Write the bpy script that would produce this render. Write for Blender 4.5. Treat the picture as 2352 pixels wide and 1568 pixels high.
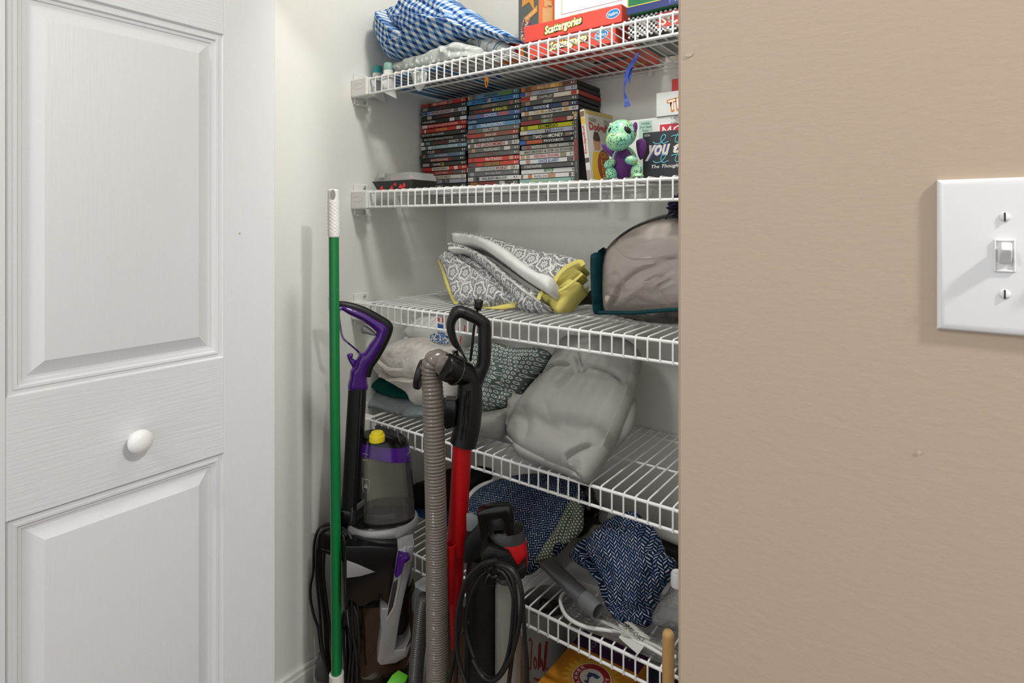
import bpy, math, random
import numpy as np
from mathutils import Vector, Matrix, noise
from mathutils.geometry import delaunay_2d_cdt

for o in list(bpy.data.objects): bpy.data.objects.remove(o)
SC = bpy.context.scene
COL = SC.collection

# ------------------------------------------------------------------ camera
F = 1356.0                      # focal length in pixels of the 2352 wide frame
HOR = 512.0                     # pixel row of the eye level
YAW = math.radians(36.2)        # the camera looks this far left of the closet's depth axis
CH = 1.245                      # eye height
FX, FY = -math.sin(YAW), math.cos(YAW)
RX, RY = math.cos(YAW), math.sin(YAW)
cam = bpy.data.cameras.new('camera'); camo = bpy.data.objects.new('camera', cam); COL.objects.link(camo)
camo.location = (0, 0, CH); camo.rotation_euler = (math.pi/2, 0, YAW)
cam.sensor_width = 36.0; cam.sensor_fit = 'HORIZONTAL'; cam.lens = 36.0*F/2352.0
cam.shift_y = -(784.0-HOR)/2352.0; cam.clip_start = 0.02
SC.camera = camo

# ------------------------------------------------------------------ light
world = bpy.data.worlds.new('world'); SC.world = world; world.use_nodes = True
bg = world.node_tree.nodes['Background']; bg.inputs[0].default_value = (0.98, 0.99, 1.0, 1); bg.inputs[1].default_value = 0.72
def area(name, loc, target, size, power, col=(1, 0.995, 0.97)):
    l = bpy.data.lights.new(name, 'AREA'); l.shape = 'DISK'; l.size = size; l.energy = power; l.color = col
    o = bpy.data.objects.new(name, l); COL.objects.link(o); o.location = loc
    o.rotation_euler = (Vector(target)-Vector(loc)).to_track_quat('-Z', 'Y').to_euler()
    return o
area('hall_lamp_and_fill', (1.10, 0.18, 2.40), (0.2, 0.15, 0.6), 0.14, 20.0)
area('hall_lamp_and_fill', (-0.68, -0.90, 2.38), (-0.72, 1.0, 0.9), 0.35, 9.5)  # added fill light aimed into the closet, set to graze the door
area('closet_ceiling_lamp', (-0.42, 0.79, 2.40), (-0.75, 0.98, 0.4), 0.20, 8.6)
vs = SC.view_settings
vs.view_transform = 'Standard'; vs.look = 'None'; vs.gamma = 1.0; vs.use_curve_mapping = False; vs.exposure = 0.36

# ------------------------------------------------------------------ pixel helpers: a pixel is a direction, the plane gives the distance
def ray(u, v):
    a = (u-1176.0)/F
    return Vector((FX+a*RX, FY+a*RY, (HOR-v)/F))
EYE = Vector((0, 0, CH))
def WY(u, v, y): d = ray(u, v); return EYE+d*(y/d.y)
def WX(u, v, x): d = ray(u, v); return EYE+d*(x/d.x)
def WZ(u, v, z): d = ray(u, v); return EYE+d*((z-CH)/d.z)
def WP(u, v, p0, n): d = ray(u, v); return EYE+d*((Vector(p0)-EYE).dot(n)/d.dot(n))
def px(m, u, y): d = ray(u, HOR); return m*F/(y/d.y)          # metres -> pixels at (u, depth y)
def mm(p, u, y): d = ray(u, HOR); return p*(y/d.y)/F          # pixels -> metres
ZOOM = {'A': (800, 0, 5.88), 'B': (1160, 0, 5.737), 'C': (800, 170, 4.7525), 'D': (1170, 170, 4.7525), 'E': (990, 480, 4.055),
        'F': (730, 420, 2.9037), 'G': (830, 700, 4.355), 'H': (1080, 760, 3.408), 'I': (690, 960, 4.6118), 'J': (690, 1180, 4.0412),
        'K': (930, 1060, 3.0867), 'L': (1180, 1080, 3.2128), '0': (0, 0, 1.0)}
def Q(z, pts):
    ox, oy, s = ZOOM[z]
    return [(ox+p[0]/s, oy+p[1]/s)+tuple(p[2:]) for p in pts]

# ------------------------------------------------------------------ materials
def nt(m): return m.node_tree
def N(m, typ, **kw):
    n = nt(m).nodes.new(typ)
    for k, v in kw.items(): setattr(n, k, v)
    return n
def L(m, a, b): nt(m).links.new(a, b)
def srgb(c):
    if isinstance(c, str):
        c = c.lstrip('#'); c = [int(c[i:i+2], 16)/255 for i in (0, 2, 4)]
    return tuple((x/12.92 if x <= 0.04045 else ((x+0.055)/1.055)**2.4) for x in c)+(1.0,)
def math_(m, op, a, b=None, c=None, clamp=False):
    n = N(m, 'ShaderNodeMath', operation=op); n.use_clamp = clamp
    for i, x in enumerate((a, b, c)):
        if x is None: continue
        if isinstance(x, (int, float)): n.inputs[i].default_value = x
        else: L(m, x, n.inputs[i])
    return n.outputs[0]
def mixc(m, fac, a, b, blend='MIX'):
    n = N(m, 'ShaderNodeMix', data_type='RGBA', blend_type=blend)
    for sock, x in ((n.inputs[0], fac), (n.inputs[6], a), (n.inputs[7], b)):
        if isinstance(x, (int, float)): sock.default_value = x
        elif isinstance(x, (tuple, list)): sock.default_value = x
        else: L(m, x, sock)
    return n.outputs[2]
MATS = {}
def mat(name, col, rough=0.5, metal=0.0, bump=0.0, bscale=60.0, stretch=(1, 1, 1), var=0.0, vscale=8.0, spec=0.5, trans=0.0, sheen=0.0, alpha=1.0, coat=0.0, sub=0.0):
    if name in MATS: return MATS[name]
    m = bpy.data.materials.new(name); m.use_nodes = True; MATS[name] = m
    b = nt(m).nodes['Principled BSDF']
    c = srgb(col)
    b.inputs['Base Color'].default_value = c; b.inputs['Roughness'].default_value = rough; b.inputs['Metallic'].default_value = metal
    b.inputs['Specular IOR Level'].default_value = spec
    if trans: b.inputs['Transmission Weight'].default_value = trans
    if sheen: b.inputs['Sheen Weight'].default_value = sheen
    if coat: b.inputs['Coat Weight'].default_value = coat
    if alpha < 1: b.inputs['Alpha'].default_value = alpha
    tc = N(m, 'ShaderNodeTexCoord'); mp = N(m, 'ShaderNodeMapping'); mp.inputs['Scale'].default_value = stretch
    L(m, tc.outputs['Object'], mp.inputs[0])
    if bump:
        n = N(m, 'ShaderNodeTexNoise'); n.inputs['Scale'].default_value = bscale; n.inputs['Detail'].default_value = 4
        L(m, mp.outputs[0], n.inputs['Vector'])
        bp = N(m, 'ShaderNodeBump'); bp.inputs['Strength'].default_value = bump; bp.inputs['Distance'].default_value = 0.002
        L(m, n.outputs[0], bp.inputs['Height']); L(m, bp.outputs[0], b.inputs['Normal'])
    if var:
        n = N(m, 'ShaderNodeTexNoise'); n.inputs['Scale'].default_value = vscale; n.inputs['Detail'].default_value = 3
        L(m, mp.outputs[0], n.inputs['Vector'])
        r = math_(m, 'MULTIPLY_ADD', n.outputs[0], 2*var, 1-var)
        L(m, mixc(m, 1.0, c, mixc(m, r, (0, 0, 0, 1), (1, 1, 1, 1)), 'MULTIPLY'), b.inputs['Base Color'])
    return m
def clear(name, tint=(0.9, 0.9, 0.9), opac=0.12, rough=0.08, bump=0.0, bscale=30.0):
    """thin clear plastic: tinted see-through film with a glossy skin"""
    if name in MATS: return MATS[name]
    m = bpy.data.materials.new(name); m.use_nodes = True; MATS[name] = m
    for n in list(nt(m).nodes): nt(m).nodes.remove(n)
    out = N(m, 'ShaderNodeOutputMaterial'); tr = N(m, 'ShaderNodeBsdfTransparent'); tr.inputs[0].default_value = tuple(tint)+(1,)
    df = N(m, 'ShaderNodeBsdfPrincipled'); df.inputs['Base Color'].default_value = tuple(tint)+(1,); df.inputs['Roughness'].default_value = 0.5
    gl = N(m, 'ShaderNodeBsdfGlossy'); gl.inputs['Roughness'].default_value = rough
    fr = N(m, 'ShaderNodeFresnel'); fr.inputs[0].default_value = 1.5
    m1 = N(m, 'ShaderNodeMixShader'); m1.inputs[0].default_value = opac; L(m, tr.outputs[0], m1.inputs[1]); L(m, df.outputs[0], m1.inputs[2])
    m2 = N(m, 'ShaderNodeMixShader'); L(m, fr.outputs[0], m2.inputs[0]); L(m, m1.outputs[0], m2.inputs[1]); L(m, gl.outputs[0], m2.inputs[2])
    if bump:
        n = N(m, 'ShaderNodeTexNoise'); n.inputs['Scale'].default_value = bscale
        bp = N(m, 'ShaderNodeBump'); bp.inputs['Strength'].default_value = bump; bp.inputs['Distance'].default_value = 0.01
        L(m, n.outputs[0], bp.inputs['Height']); L(m, bp.outputs[0], gl.inputs['Normal']); L(m, bp.outputs[0], fr.inputs['Normal'])
    L(m, m2.outputs[0], out.inputs[0])
    return m
def fabric(name, build, rough=0.9, weave=0.25, sheen=0.0, wscale=900):
    """cloth material; build(m, u, v) gets the two UV sockets (metres) and returns a colour socket"""
    if name in MATS: return MATS[name]
    m = bpy.data.materials.new(name); m.use_nodes = True; MATS[name] = m
    b = nt(m).nodes['Principled BSDF']; b.inputs['Roughness'].default_value = rough; b.inputs['Specular IOR Level'].default_value = 0.15
    if sheen: b.inputs['Sheen Weight'].default_value = sheen
    uv = N(m, 'ShaderNodeUVMap'); sp = N(m, 'ShaderNodeSeparateXYZ'); L(m, uv.outputs[0], sp.inputs[0])
    c = build(m, sp.outputs[0], sp.outputs[1])
    if isinstance(c, tuple): b.inputs['Base Color'].default_value = c
    else: L(m, c, b.inputs['Base Color'])
    n = N(m, 'ShaderNodeTexNoise'); n.inputs['Scale'].default_value = wscale; n.inputs['Detail'].default_value = 2; L(m, uv.outputs[0], n.inputs['Vector'])
    bp = N(m, 'ShaderNodeBump'); bp.inputs['Strength'].default_value = weave; bp.inputs['Distance'].default_value = 0.001
    L(m, n.outputs[0], bp.inputs['Height']); L(m, bp.outputs[0], b.inputs['Normal'])
    return m

# ------------------------------------------------------------------ objects
MW = {}
def tag(o, label=None, cat=None, group=None, kind=None):
    if label: o['label'] = label
    if cat: o['category'] = cat
    if group: o['group'] = group
    if kind: o['kind'] = kind
    return o
def thing(name, label, cat, loc=(0, 0, 0), rot=None, group=None, kind=None, parent=None):
    o = bpy.data.objects.new(name, None); COL.objects.link(o); o.empty_display_size = 0.05
    M = Matrix.Translation(Vector(loc)) @ (rot.to_4x4() if rot is not None else Matrix.Identity(4))
    if parent is not None: o.parent = parent; o.matrix_local = MW[parent.name].inverted() @ M
    else: o.matrix_local = M
    MW[o.name] = M
    return tag(o, label, cat, group, kind)
def link(name, me, m, parent=None, M=None):
    """mesh given in world coordinates (or in M's frame): linked under its parent"""
    o = bpy.data.objects.new(name, me); COL.objects.link(o)
    M = M if M is not None else (MW[parent.name] if parent is not None else Matrix.Identity(4))
    MW[o.name] = M
    if parent is not None:
        o.parent = parent; o.matrix_local = MW[parent.name].inverted() @ M
    else: o.matrix_local = M
    if m is not None and not me.materials: me.materials.append(m)
    return o
class MB:
    def __init__(s): s.v = []; s.f = []; s.uv = None; s.mi = []
    def add(s, vs, fs, mi=0):
        k = len(s.v); s.v += [Vector(p) for p in vs]; s.f += [tuple(i+k for i in f) for f in fs]; s.mi += [mi]*len(fs); return s
    def box(s, lo, hi, r=0.0, M=None, mi=0):
        lo = Vector(lo); hi = Vector(hi); c = (lo+hi)/2; h = (hi-lo)/2
        r = min(r, h.x*0.95, h.y*0.95, h.z*0.95)
        if r <= 0:
            vs = [c+Vector((a*h.x, b*h.y, d*h.z)) for a in (-1, 1) for b in (-1, 1) for d in (-1, 1)]
            fs = [(0, 1, 3, 2), (4, 6, 7, 5), (0, 4, 5, 1), (2, 3, 7, 6), (0, 2, 6, 4), (1, 5, 7, 3)]
        else:
            vs = []; idx = {}
            for a in (-1, 1):
                for b in (-1, 1):
                    for d in (-1, 1):
                        for ax in range(3):
                            e = Vector((a*h.x, b*h.y, d*h.z)); sg = (a, b, d)
                            for k in range(3):
                                if k != ax: e[k] -= sg[k]*r
                            idx[(a, b, d, ax)] = len(vs); vs.append(c+e)
            fs = []
            for ax in range(3):
                o1, o2 = [k for k in range(3) if k != ax]
                for sg in (-1, 1):
                    q = []
                    for (p, w) in ((-1, -1), (1, -1), (1, 1), (-1, 1)):
                        t = [0, 0, 0]; t[ax] = sg; t[o1] = p; t[o2] = w; q.append(idx[(*t, ax)])
                    fs.append(tuple(q))
            for ax in range(3):
                o1, o2 = [k for k in range(3) if k != ax]
                for p in (-1, 1):
                    for w in (-1, 1):
                        q = []
                        for (sg, which) in ((-1, o1), (1, o1), (1, o2), (-1, o2)):
                            t = [0, 0, 0]; t[ax] = sg; t[o1] = p; t[o2] = w; q.append(idx[(*t, which)])
                        fs.append(tuple(q))
            for a in (-1, 1):
                for b in (-1, 1):
                    for d in (-1, 1): fs.append(tuple(idx[(a, b, d, ax)] for ax in range(3)))
        if M is not None: vs = [M @ p for p in vs]
        return s.add(vs, fs, mi)
    def rings(s, rings, cap=True, closed=True, mi=0):
        n = len(rings[0]); vs = [p for r in rings for p in r]; fs = []
        for i in range(len(rings)-1):
            for j in range(n if closed else n-1):
                k = (j+1) % n; fs.append((i*n+j, i*n+k, (i+1)*n+k, (i+1)*n+j))
        if cap:
            fs.append(tuple(range(n))[::-1]); fs.append(tuple((len(rings)-1)*n+j for j in range(n)))
        return s.add(vs, fs, mi)
    def lathe(s, prof, n=24, M=None, cap=True, mi=0):
        """prof: (radius, z) pairs"""
        rs = [[Vector((r*math.cos(2*math.pi*j/n), r*math.sin(2*math.pi*j/n), z)) for j in range(n)] for r, z in prof]
        if M is not None: rs = [[M @ p for p in r] for r in rs]
        return s.rings(rs, cap, mi=mi)
    def tube(s, pts, rad, n=10, cap=True, flat=1.0, up=None, mi=0):
        pts = [Vector(p) for p in pts]; rr = rad if isinstance(rad, (list, tuple)) else [rad]*len(pts)
        rings = []; prev = None
        for i, p in enumerate(pts):
            t = (pts[min(i+1, len(pts)-1)]-pts[max(i-1, 0)])
            if t.length < 1e-9: t = Vector((0, 0, 1))
            t.normalize()
            if prev is None:
                a = Vector(up) if up is not None else (Vector((0, 0, 1)) if abs(t.z) < 0.9 else Vector((1, 0, 0)))
            else: a = prev
            x = (a-t*a.dot(t)).normalized(); y = t.cross(x); prev = x
            rings.append([p+(x*math.cos(2*math.pi*j/n)*flat+y*math.sin(2*math.pi*j/n))*rr[i] for j in range(n)])
        return s.rings(rings, cap, mi=mi)
    def prism(s, poly, lo, hi, M=None, mi=0):
        """poly in the local xz plane, extruded along y from lo to hi"""
        n = len(poly)
        vs = [Vector((p[0], lo, p[1])) for p in poly]+[Vector((p[0], hi, p[1])) for p in poly]
        fs = [tuple(range(n)), tuple(range(2*n-1, n-1, -1))]+[(i, n+i, n+(i+1) % n, (i+1) % n) for i in range(n)]
        if M is not None: vs = [M @ p for p in vs]
        return s.add(vs, fs, mi)
    def mesh(s, name, M=None, smooth=35, uvf=None):
        me = bpy.data.meshes.new(name); vs = s.v
        if M is not None: I = M.inverted(); vs = [I @ p for p in vs]
        me.from_pydata([tuple(p) for p in vs], [], s.f); me.validate()
        if smooth:
            me.shade_smooth(); me.set_sharp_from_angle(angle=math.radians(smooth))
        if len(set(s.mi)) > 1: me.polygons.foreach_set('material_index', s.mi[:len(me.polygons)])
        if uvf is not None:
            uvl = me.uv_layers.new(name='UVMap')
            for lp in me.loops: uvl.data[lp.index].uv = uvf(s.v[lp.vertex_index])
        return me
    def build(s, name, m, parent=None, label=None, cat=None, group=None, kind=None, origin=None, smooth=35, uvf=None):
        M = MW[parent.name] if parent is not None else Matrix.Translation(Vector(origin) if origin is not None else Vector((0, 0, 0)))
        ms = m if isinstance(m, (list, tuple)) else [m]
        me = s.mesh(name, M, smooth, uvf)
        for x in ms: me.materials.append(x)
        return tag(link(name, me, None, parent, M), label, cat, group, kind)
def fix_normals(o):
    import bmesh
    b = bmesh.new(); b.from_mesh(o.data); bmesh.ops.recalc_face_normals(b, faces=b.faces); b.to_mesh(o.data); b.free(); return o
def spline(pts, per=8, closed=False):
    """Catmull-Rom through the points (any dimension)"""
    P = [np.array(p, float) for p in pts]; n = len(P); out = []
    rng = range(n if closed else n-1)
    for i in rng:
        if closed: p0, p1, p2, p3 = P[(i-1) % n], P[i], P[(i+1) % n], P[(i+2) % n]
        else: p0, p1, p2, p3 = P[max(i-1, 0)], P[i], P[i+1], P[min(i+2, n-1)]
        for k in range(per):
            t = k/per
            out.append(0.5*((2*p1)+(p2-p0)*t+(2*p0-5*p1+4*p2-p3)*t*t+(3*p1-p0-3*p2+p3)*t**3))
    if not closed: out.append(P[-1])
    return [tuple(p) for p in out]
def resample(pts, h, closed=False):
    P = np.array(pts, float)
    if closed: P = np.vstack([P, P[:1]])
    seg = np.linalg.norm(np.diff(P, axis=0), axis=1); cum = np.concatenate([[0], np.cumsum(seg)])
    n = max(4, int(round(cum[-1]/h)))
    s = np.linspace(0, cum[-1], n+1)
    if closed: s = s[:-1]
    return np.stack([np.interp(s, cum, P[:, k]) for k in range(P.shape[1])], 1)
def seg_dist(X, poly, closed):
    """distance, side and arc parameter of points X (n,2) to a polyline"""
    A = np.array(poly, float); B = np.roll(A, -1, 0)
    if not closed: A, B = A[:-1], B[:-1]
    D = B-A; ll = np.maximum((D**2).sum(1), 1e-12)
    best = np.full(len(X), 1e9); side = np.zeros(len(X)); par = np.zeros(len(X)); m = len(A)
    for i in range(m):
        w = X-A[i]; tt = np.clip((w@D[i])/ll[i], 0, 1)
        q = w-tt[:, None]*D[i]; d = np.hypot(q[:, 0], q[:, 1])
        cr = D[i, 0]*w[:, 1]-D[i, 1]*w[:, 0]
        b = d < best; best[b] = d[b]; side[b] = np.sign(cr[b]); par[b] = (i+tt[b])/m
    return best, side, par
def inside(X, poly):
    P = np.array(poly); n = len(P); r = np.zeros(len(X), bool); j = n-1
    for i in range(n):
        xi, yi = P[i]; xj, yj = P[j]
        c = ((yi > X[:, 1]) != (yj > X[:, 1])) & (X[:, 0] < (xj-xi)*(X[:, 1]-yi)/(yj-yi+1e-15)+xi)
        r ^= c; j = i
    return r
class Sheet: pass
def soft(name, outline, p0, n, front, back, m, parent=None, R=None, h=0.008, creases=(), steps=(), wr=0.0, wscale=14.0, wdir=None, wst=4.0,
         holes=(), curve=True, uvrot=0.0, uvwarp=0.0, seed=0, power=0.5, label=None, cat=None, group=None, origin=None, smooth=60, lumps=0.0, lscale=8.0, uvk=0.0, uvbend=0.0):
    """a puffed body: its outline is given by pixels on the plane (p0, n), it bulges by front towards n and by back away from it.
    creases: (pixel polyline, depth, width) grooves; steps: (pixel polyline, height, width) one-sided overlaps"""
    n = Vector(n).normalized(); p0 = Vector(p0)
    e1 = Vector((0, 0, 1)).cross(n)
    e1 = e1.normalized() if e1.length > 1e-6 else Vector((1, 0, 0))
    e2 = n.cross(e1).normalized()
    def to2(u, v):
        w = WP(u, v, p0, n)-p0; return (w.dot(e1), w.dot(e2))
    loops = []
    for lp in [outline]+list(holes):
        lp = spline(lp, 6, True) if curve else lp
        loops.append(resample([to2(*q[:2]) for q in lp], h, True))
    O = loops[0]; lo = O.min(0); hi = O.max(0)
    gx = np.arange(lo[0], hi[0], h); gy = np.arange(lo[1], hi[1], h*0.87)
    rnd = np.random.RandomState(seed+1)
    G = np.array([(x+(0.5*h if j % 2 else 0), y) for j, y in enumerate(gy) for x in gx]); G += rnd.uniform(-0.12, 0.12, G.shape)*h
    ok = inside(G, O)
    for hl in loops[1:]: ok &= ~inside(G, hl)
    dmin = np.full(len(G), 1e9)
    for lp in loops: dmin = np.minimum(dmin, seg_dist(G, lp, True)[0])
    G = G[ok & (dmin > 1.15*h)]
    ins = []
    for lp in loops:
        tg = np.roll(lp, -1, 0)-np.roll(lp, 1, 0); tg /= np.maximum(np.linalg.norm(tg, axis=1), 1e-9)[:, None]
        nr = np.stack([-tg[:, 1], tg[:, 0]], 1)
        for sgn in (1, -1): ins.append(lp+sgn*nr*h*0.6)
    I_ = np.vstack(ins); okI = inside(I_, O)
    for hl in loops[1:]: okI &= ~inside(I_, hl)
    dI = np.full(len(I_), 1e9)
    for lp in loops: dI = np.minimum(dI, seg_dist(I_, lp, True)[0])
    G = np.vstack([I_[okI & (dI > 0.5*h)], G]) if len(G) else I_[okI & (dI > 0.5*h)]
    for st in list(steps)+list(creases):
        pl2 = np.array([to2(*q[:2]) for q in (spline(st[0], 6) if len(st[0]) > 2 else st[0])]); rs = resample(pl2, h*0.95)
        tg = np.gradient(rs, axis=0); tg /= np.maximum(np.linalg.norm(tg, axis=1), 1e-9)[:, None]; nr = np.stack([-tg[:, 1], tg[:, 0]], 1)
        add = np.vstack([rs+nr*h*0.32, rs-nr*h*0.32, rs+nr*h*1.0, rs-nr*h*1.0])
        ok2 = inside(add, O); dd = seg_dist(add, O, True)[0]; add = add[ok2 & (dd > h)]
        if len(add) == 0: continue
        G = G[seg_dist(G, rs, False)[0] > 1.35*h]; G = np.vstack([G, add])
    pts = [Vector(p) for lp in loops for p in lp]; edges = []; k = 0
    nb = sum(len(lp) for lp in loops)
    for lp in loops:
        edges += [(k+i, k+(i+1) % len(lp)) for i in range(len(lp))]; k += len(lp)
    pts += [Vector(p) for p in G]
    vs, es, fs, ov, oe, of = delaunay_2d_cdt(pts, edges, [], 1, 1e-7)
    V = np.array([(p.x, p.y) for p in vs])
    cen = np.array([V[list(f)].mean(0) for f in fs])
    keep = inside(cen, O)
    for hl in loops[1:]: keep &= ~inside(cen, hl)
    fs = [tuple(f) for f, kk in zip(fs, keep) if kk]
    db = np.full(len(V), 1e9)
    for lp in loops: db = np.minimum(db, seg_dist(V, lp, True)[0])
    bound = db < 1e-5
    R = R or float(db.max())
    t = np.clip(db/R, 0, 1); prof = np.power(np.clip(1-(1-t)**2, 0, 1), power)
    off = np.zeros(len(V)); uvs = V.copy()
    if uvrot:
        c, s_ = math.cos(uvrot), math.sin(uvrot); uvs = np.stack([V[:, 0]*c-V[:, 1]*s_, V[:, 0]*s_+V[:, 1]*c], 1)
    for cr in creases:
        pl, dep, w = cr[:3]
        pl2 = [to2(*q[:2]) for q in (spline(pl, 6) if len(pl) > 2 else pl)]
        d, sd, pa = seg_dist(V, pl2, False); taper = np.clip(np.sin(np.pi*np.clip(pa, 0.0, 1.0))*1.6+0.25, 0, 1)
        off -= dep*taper*(np.exp(-np.abs(d)/w*1.4))
        off += 0.35*dep*taper*np.exp(-((d-1.6*w)/w)**2)
    for st in steps:
        pl, hgt, w = st[:3]
        pl2 = [to2(*q[:2]) for q in (spline(pl, 6) if len(pl) > 2 else pl)]
        d, sd, pa = seg_dist(V, pl2, False); taper = np.clip(np.sin(np.pi*np.clip(pa, 0, 1))*2.5+0.1, 0, 1)
        off += hgt*taper*np.where(sd > 0, np.exp(-d/w)*np.clip(d/h*1.2, 0, 1)**0.5, -0.6*np.exp(-d/(0.35*w)))
        if uvbend:
            bd = uvbend*sd*d*np.exp(-d/0.045)*taper; uvs = uvs+np.stack([bd, -0.6*bd], 1)
        if uvwarp:
            uvs[:, 1] += uvwarp*np.where(sd > 0, 1, 0)*taper*np.exp(-d/w)
    if wr or lumps:
        wd = wdir or 0.0; c, s_ = math.cos(wd), math.sin(wd)
        for i in range(len(V)):
            a = V[i, 0]*c+V[i, 1]*s_; b = -V[i, 0]*s_+V[i, 1]*c
            if wr:
                wv = noise.noise(Vector((a*wscale/wst+seed*3.1, b*wscale+0.8*noise.noise(Vector((a*wscale*0.5, b*wscale*0.5, seed))), seed*1.7)))
                off[i] += wr*(1-2.2*abs(wv))
            if lumps: off[i] += lumps*noise.noise(Vector((V[i, 0]*lscale, V[i, 1]*lscale, seed+7.7)))
    fr = front*prof+off*np.clip(t*2.5, 0, 1)
    fr = np.maximum(fr, -0.6*back*prof)
    bk = back*prof
    if uvk: uvs = uvs+uvk*np.stack([fr*0.6, fr], 1)
    P = [p0+e1*float(V[i, 0])+e2*float(V[i, 1]) for i in range(len(V))]
    verts = [P[i]+n*float(fr[i] if not bound[i] else 0) for i in range(len(V))]
    bidx = {}
    uva = [tuple(x) for x in uvs]
    for i in range(len(V)):
        if bound[i]: bidx[i] = i
        else: bidx[i] = len(verts); verts.append(P[i]-n*float(bk[i])); uva.append(tuple(uvs[i]))
    faces = []
    for f in fs:
        A = verts[f[0]]; B = verts[f[1]]; Cc = verts[f[2]]
        g = f if (V[f[1]][0]-V[f[0]][0])*(V[f[2]][1]-V[f[0]][1])-(V[f[1]][1]-V[f[0]][1])*(V[f[2]][0]-V[f[0]][0]) > 0 else f[::-1]
        faces.append(g); faces.append(tuple(bidx[i] for i in g)[::-1])
    mb = MB(); mb.v = verts; mb.f = faces; mb.mi = [0]*len(faces)
    M = MW[parent.name] if parent is not None else Matrix.Translation(Vector(origin) if origin is not None else p0)
    me = bpy.data.meshes.new(name); I = M.inverted()
    me.from_pydata([tuple(I @ p) for p in verts], [], faces)
    uvl = me.uv_layers.new(name='UVMap')
    li = np.zeros(len(me.loops), int); me.loops.foreach_get('vertex_index', li)
    uvl.data.foreach_set('uv', np.array(uva)[li].ravel())
    me.shade_smooth(); me.set_sharp_from_angle(angle=math.radians(smooth))
    me.materials.append(m)
    return tag(link(name, me, None, parent, M), label, cat, group)
def ploft(secs, y, dr=1.0, n=24, ex=2.0, cap=True, mb=None):
    """stacked level sections: each (u, v, half width in pixels[, depth ratio][, y]) gives a superellipse about the pixel's point"""
    mb = mb or MB(); rings = []
    for s in secs:
        u, v, hw = s[:3]; d_ = s[3] if len(s) > 3 and s[3] is not None else dr; yy = s[4] if len(s) > 4 else y
        tl = s[5] if len(s) > 5 else 0.0
        c = WY(u, v, yy); w = mm(hw, u, yy); r = ray(u, HOR); r.z = 0; r.normalize(); x = Vector((r.y, -r.x, 0))
        ring = []
        for j in range(n):
            a = 2*math.pi*j/n; ca, sa = math.cos(a), math.sin(a)
            xo = w*math.copysign(abs(ca)**(2/ex), ca); ring.append(c+x*xo-Vector((0, 0, tl*xo))+r*(w*d_*math.copysign(abs(sa)**(2/ex), sa)))
        rings.append(ring)
    mb.rings(rings[::-1] if rings[0][0].z > rings[-1][0].z else rings, cap)
    return mb
def slab(name, outline, p0, n, front, back, m, parent, bev=0.003, curve=False, label=None):
    """hard-edged plate: pixel outline on the plane (p0, n), chamfered rim"""
    n = Vector(n).normalized(); p0 = Vector(p0)
    e1 = Vector((0, 0, 1)).cross(n).normalized(); e2 = n.cross(e1)
    ol = spline(outline, 4, True) if curve else outline
    P = np.array([((WP(q[0], q[1], p0, n)-p0).dot(e1), (WP(q[0], q[1], p0, n)-p0).dot(e2)) for q in ol])
    if sum(P[i-1][0]*P[i][1]-P[i][0]*P[i-1][1] for i in range(len(P))) < 0: P = P[::-1]
    d0 = P-np.roll(P, 1, 0); d1 = np.roll(P, -1, 0)-P
    d0 /= np.linalg.norm(d0, axis=1)[:, None]; d1 /= np.linalg.norm(d1, axis=1)[:, None]
    n0 = np.stack([-d0[:, 1], d0[:, 0]], 1); n1 = np.stack([-d1[:, 1], d1[:, 0]], 1)
    bs = n0+n1; bs /= np.maximum((bs*n0).sum(1), 0.35)[:, None]
    def ring(ins, off): return [p0+e1*float(a)+e2*float(b)+n*off for a, b in P+bs*ins]
    mb = MB(); mb.rings([ring(bev, -back), ring(0, -back+bev), ring(0, front-bev), ring(bev*0.3, front-bev*0.3), ring(bev, front)])
    o = mb.build(name, m, parent, smooth=30); return fix_normals(o)
def ppath(pts, y=None):
    return [WY(p[0], p[1], p[2] if len(p) > 2 else y) for p in pts]
# ------------------------------------------------------------------ lettering (flat print, a hair above its surface)
TXT = {}
def text_mesh(s, bold=0.0, shear=0.0, lift=0.0):
    key = (s, bold, shear)
    if key not in TXT:
        cu = bpy.data.curves.new('t', 'FONT'); cu.body = s; cu.align_x = 'LEFT'; cu.offset = bold; cu.shear = shear; cu.resolution_u = 2
        ob = bpy.data.objects.new('t', cu); COL.objects.link(ob)
        dg = bpy.context.evaluated_depsgraph_get()
        me = bpy.data.meshes.new_from_object(ob.evaluated_get(dg))
        bpy.data.objects.remove(ob); bpy.data.curves.remove(cu)
        V = np.array([v.co[:] for v in me.vertices]) if len(me.vertices) else np.zeros((1, 3))
        TXT[key] = (me, V.min(0), V.max(0))
    return TXT[key]
def lettering(s, frame, x0, y0, w, hgt, m, parent, name='lettering', bold=0.0, shear=0.0, lift=0.0006, rot=0.0):
    """frame: 4x4 whose x runs along the text, y up the text, z out of the surface; text fitted into w x hgt at (x0, y0)"""
    me, lo, hi = text_mesh(s, bold, shear)
    me = me.copy(); sx = w/max(hi[0]-lo[0], 1e-6); sy = hgt/max(hi[1]-lo[1], 1e-6)
    T = Matrix.Translation((x0+w/2, y0+hgt/2, lift)) @ Matrix.Rotation(rot, 4, 'Z') @ Matrix.Diagonal((sx, sy, 1, 1)) @ Matrix.Translation((-(lo[0]+hi[0])/2, -(lo[1]+hi[1])/2, 0))
    Mp = MW[parent.name]
    me.transform(Mp.inverted() @ frame @ T)
    me.materials.clear(); me.materials.append(m)
    return link(name, me, None, parent, Mp)
def decal(poly, frame, m, parent, name='print', lift=0.0003):
    """flat printed shape; poly in the frame's xy"""
    mb = MB(); mb.add([frame @ Vector((p[0], p[1], lift)) for p in poly], [tuple(range(len(poly)))])
    return mb.build(name, m, parent, smooth=0)
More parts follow.
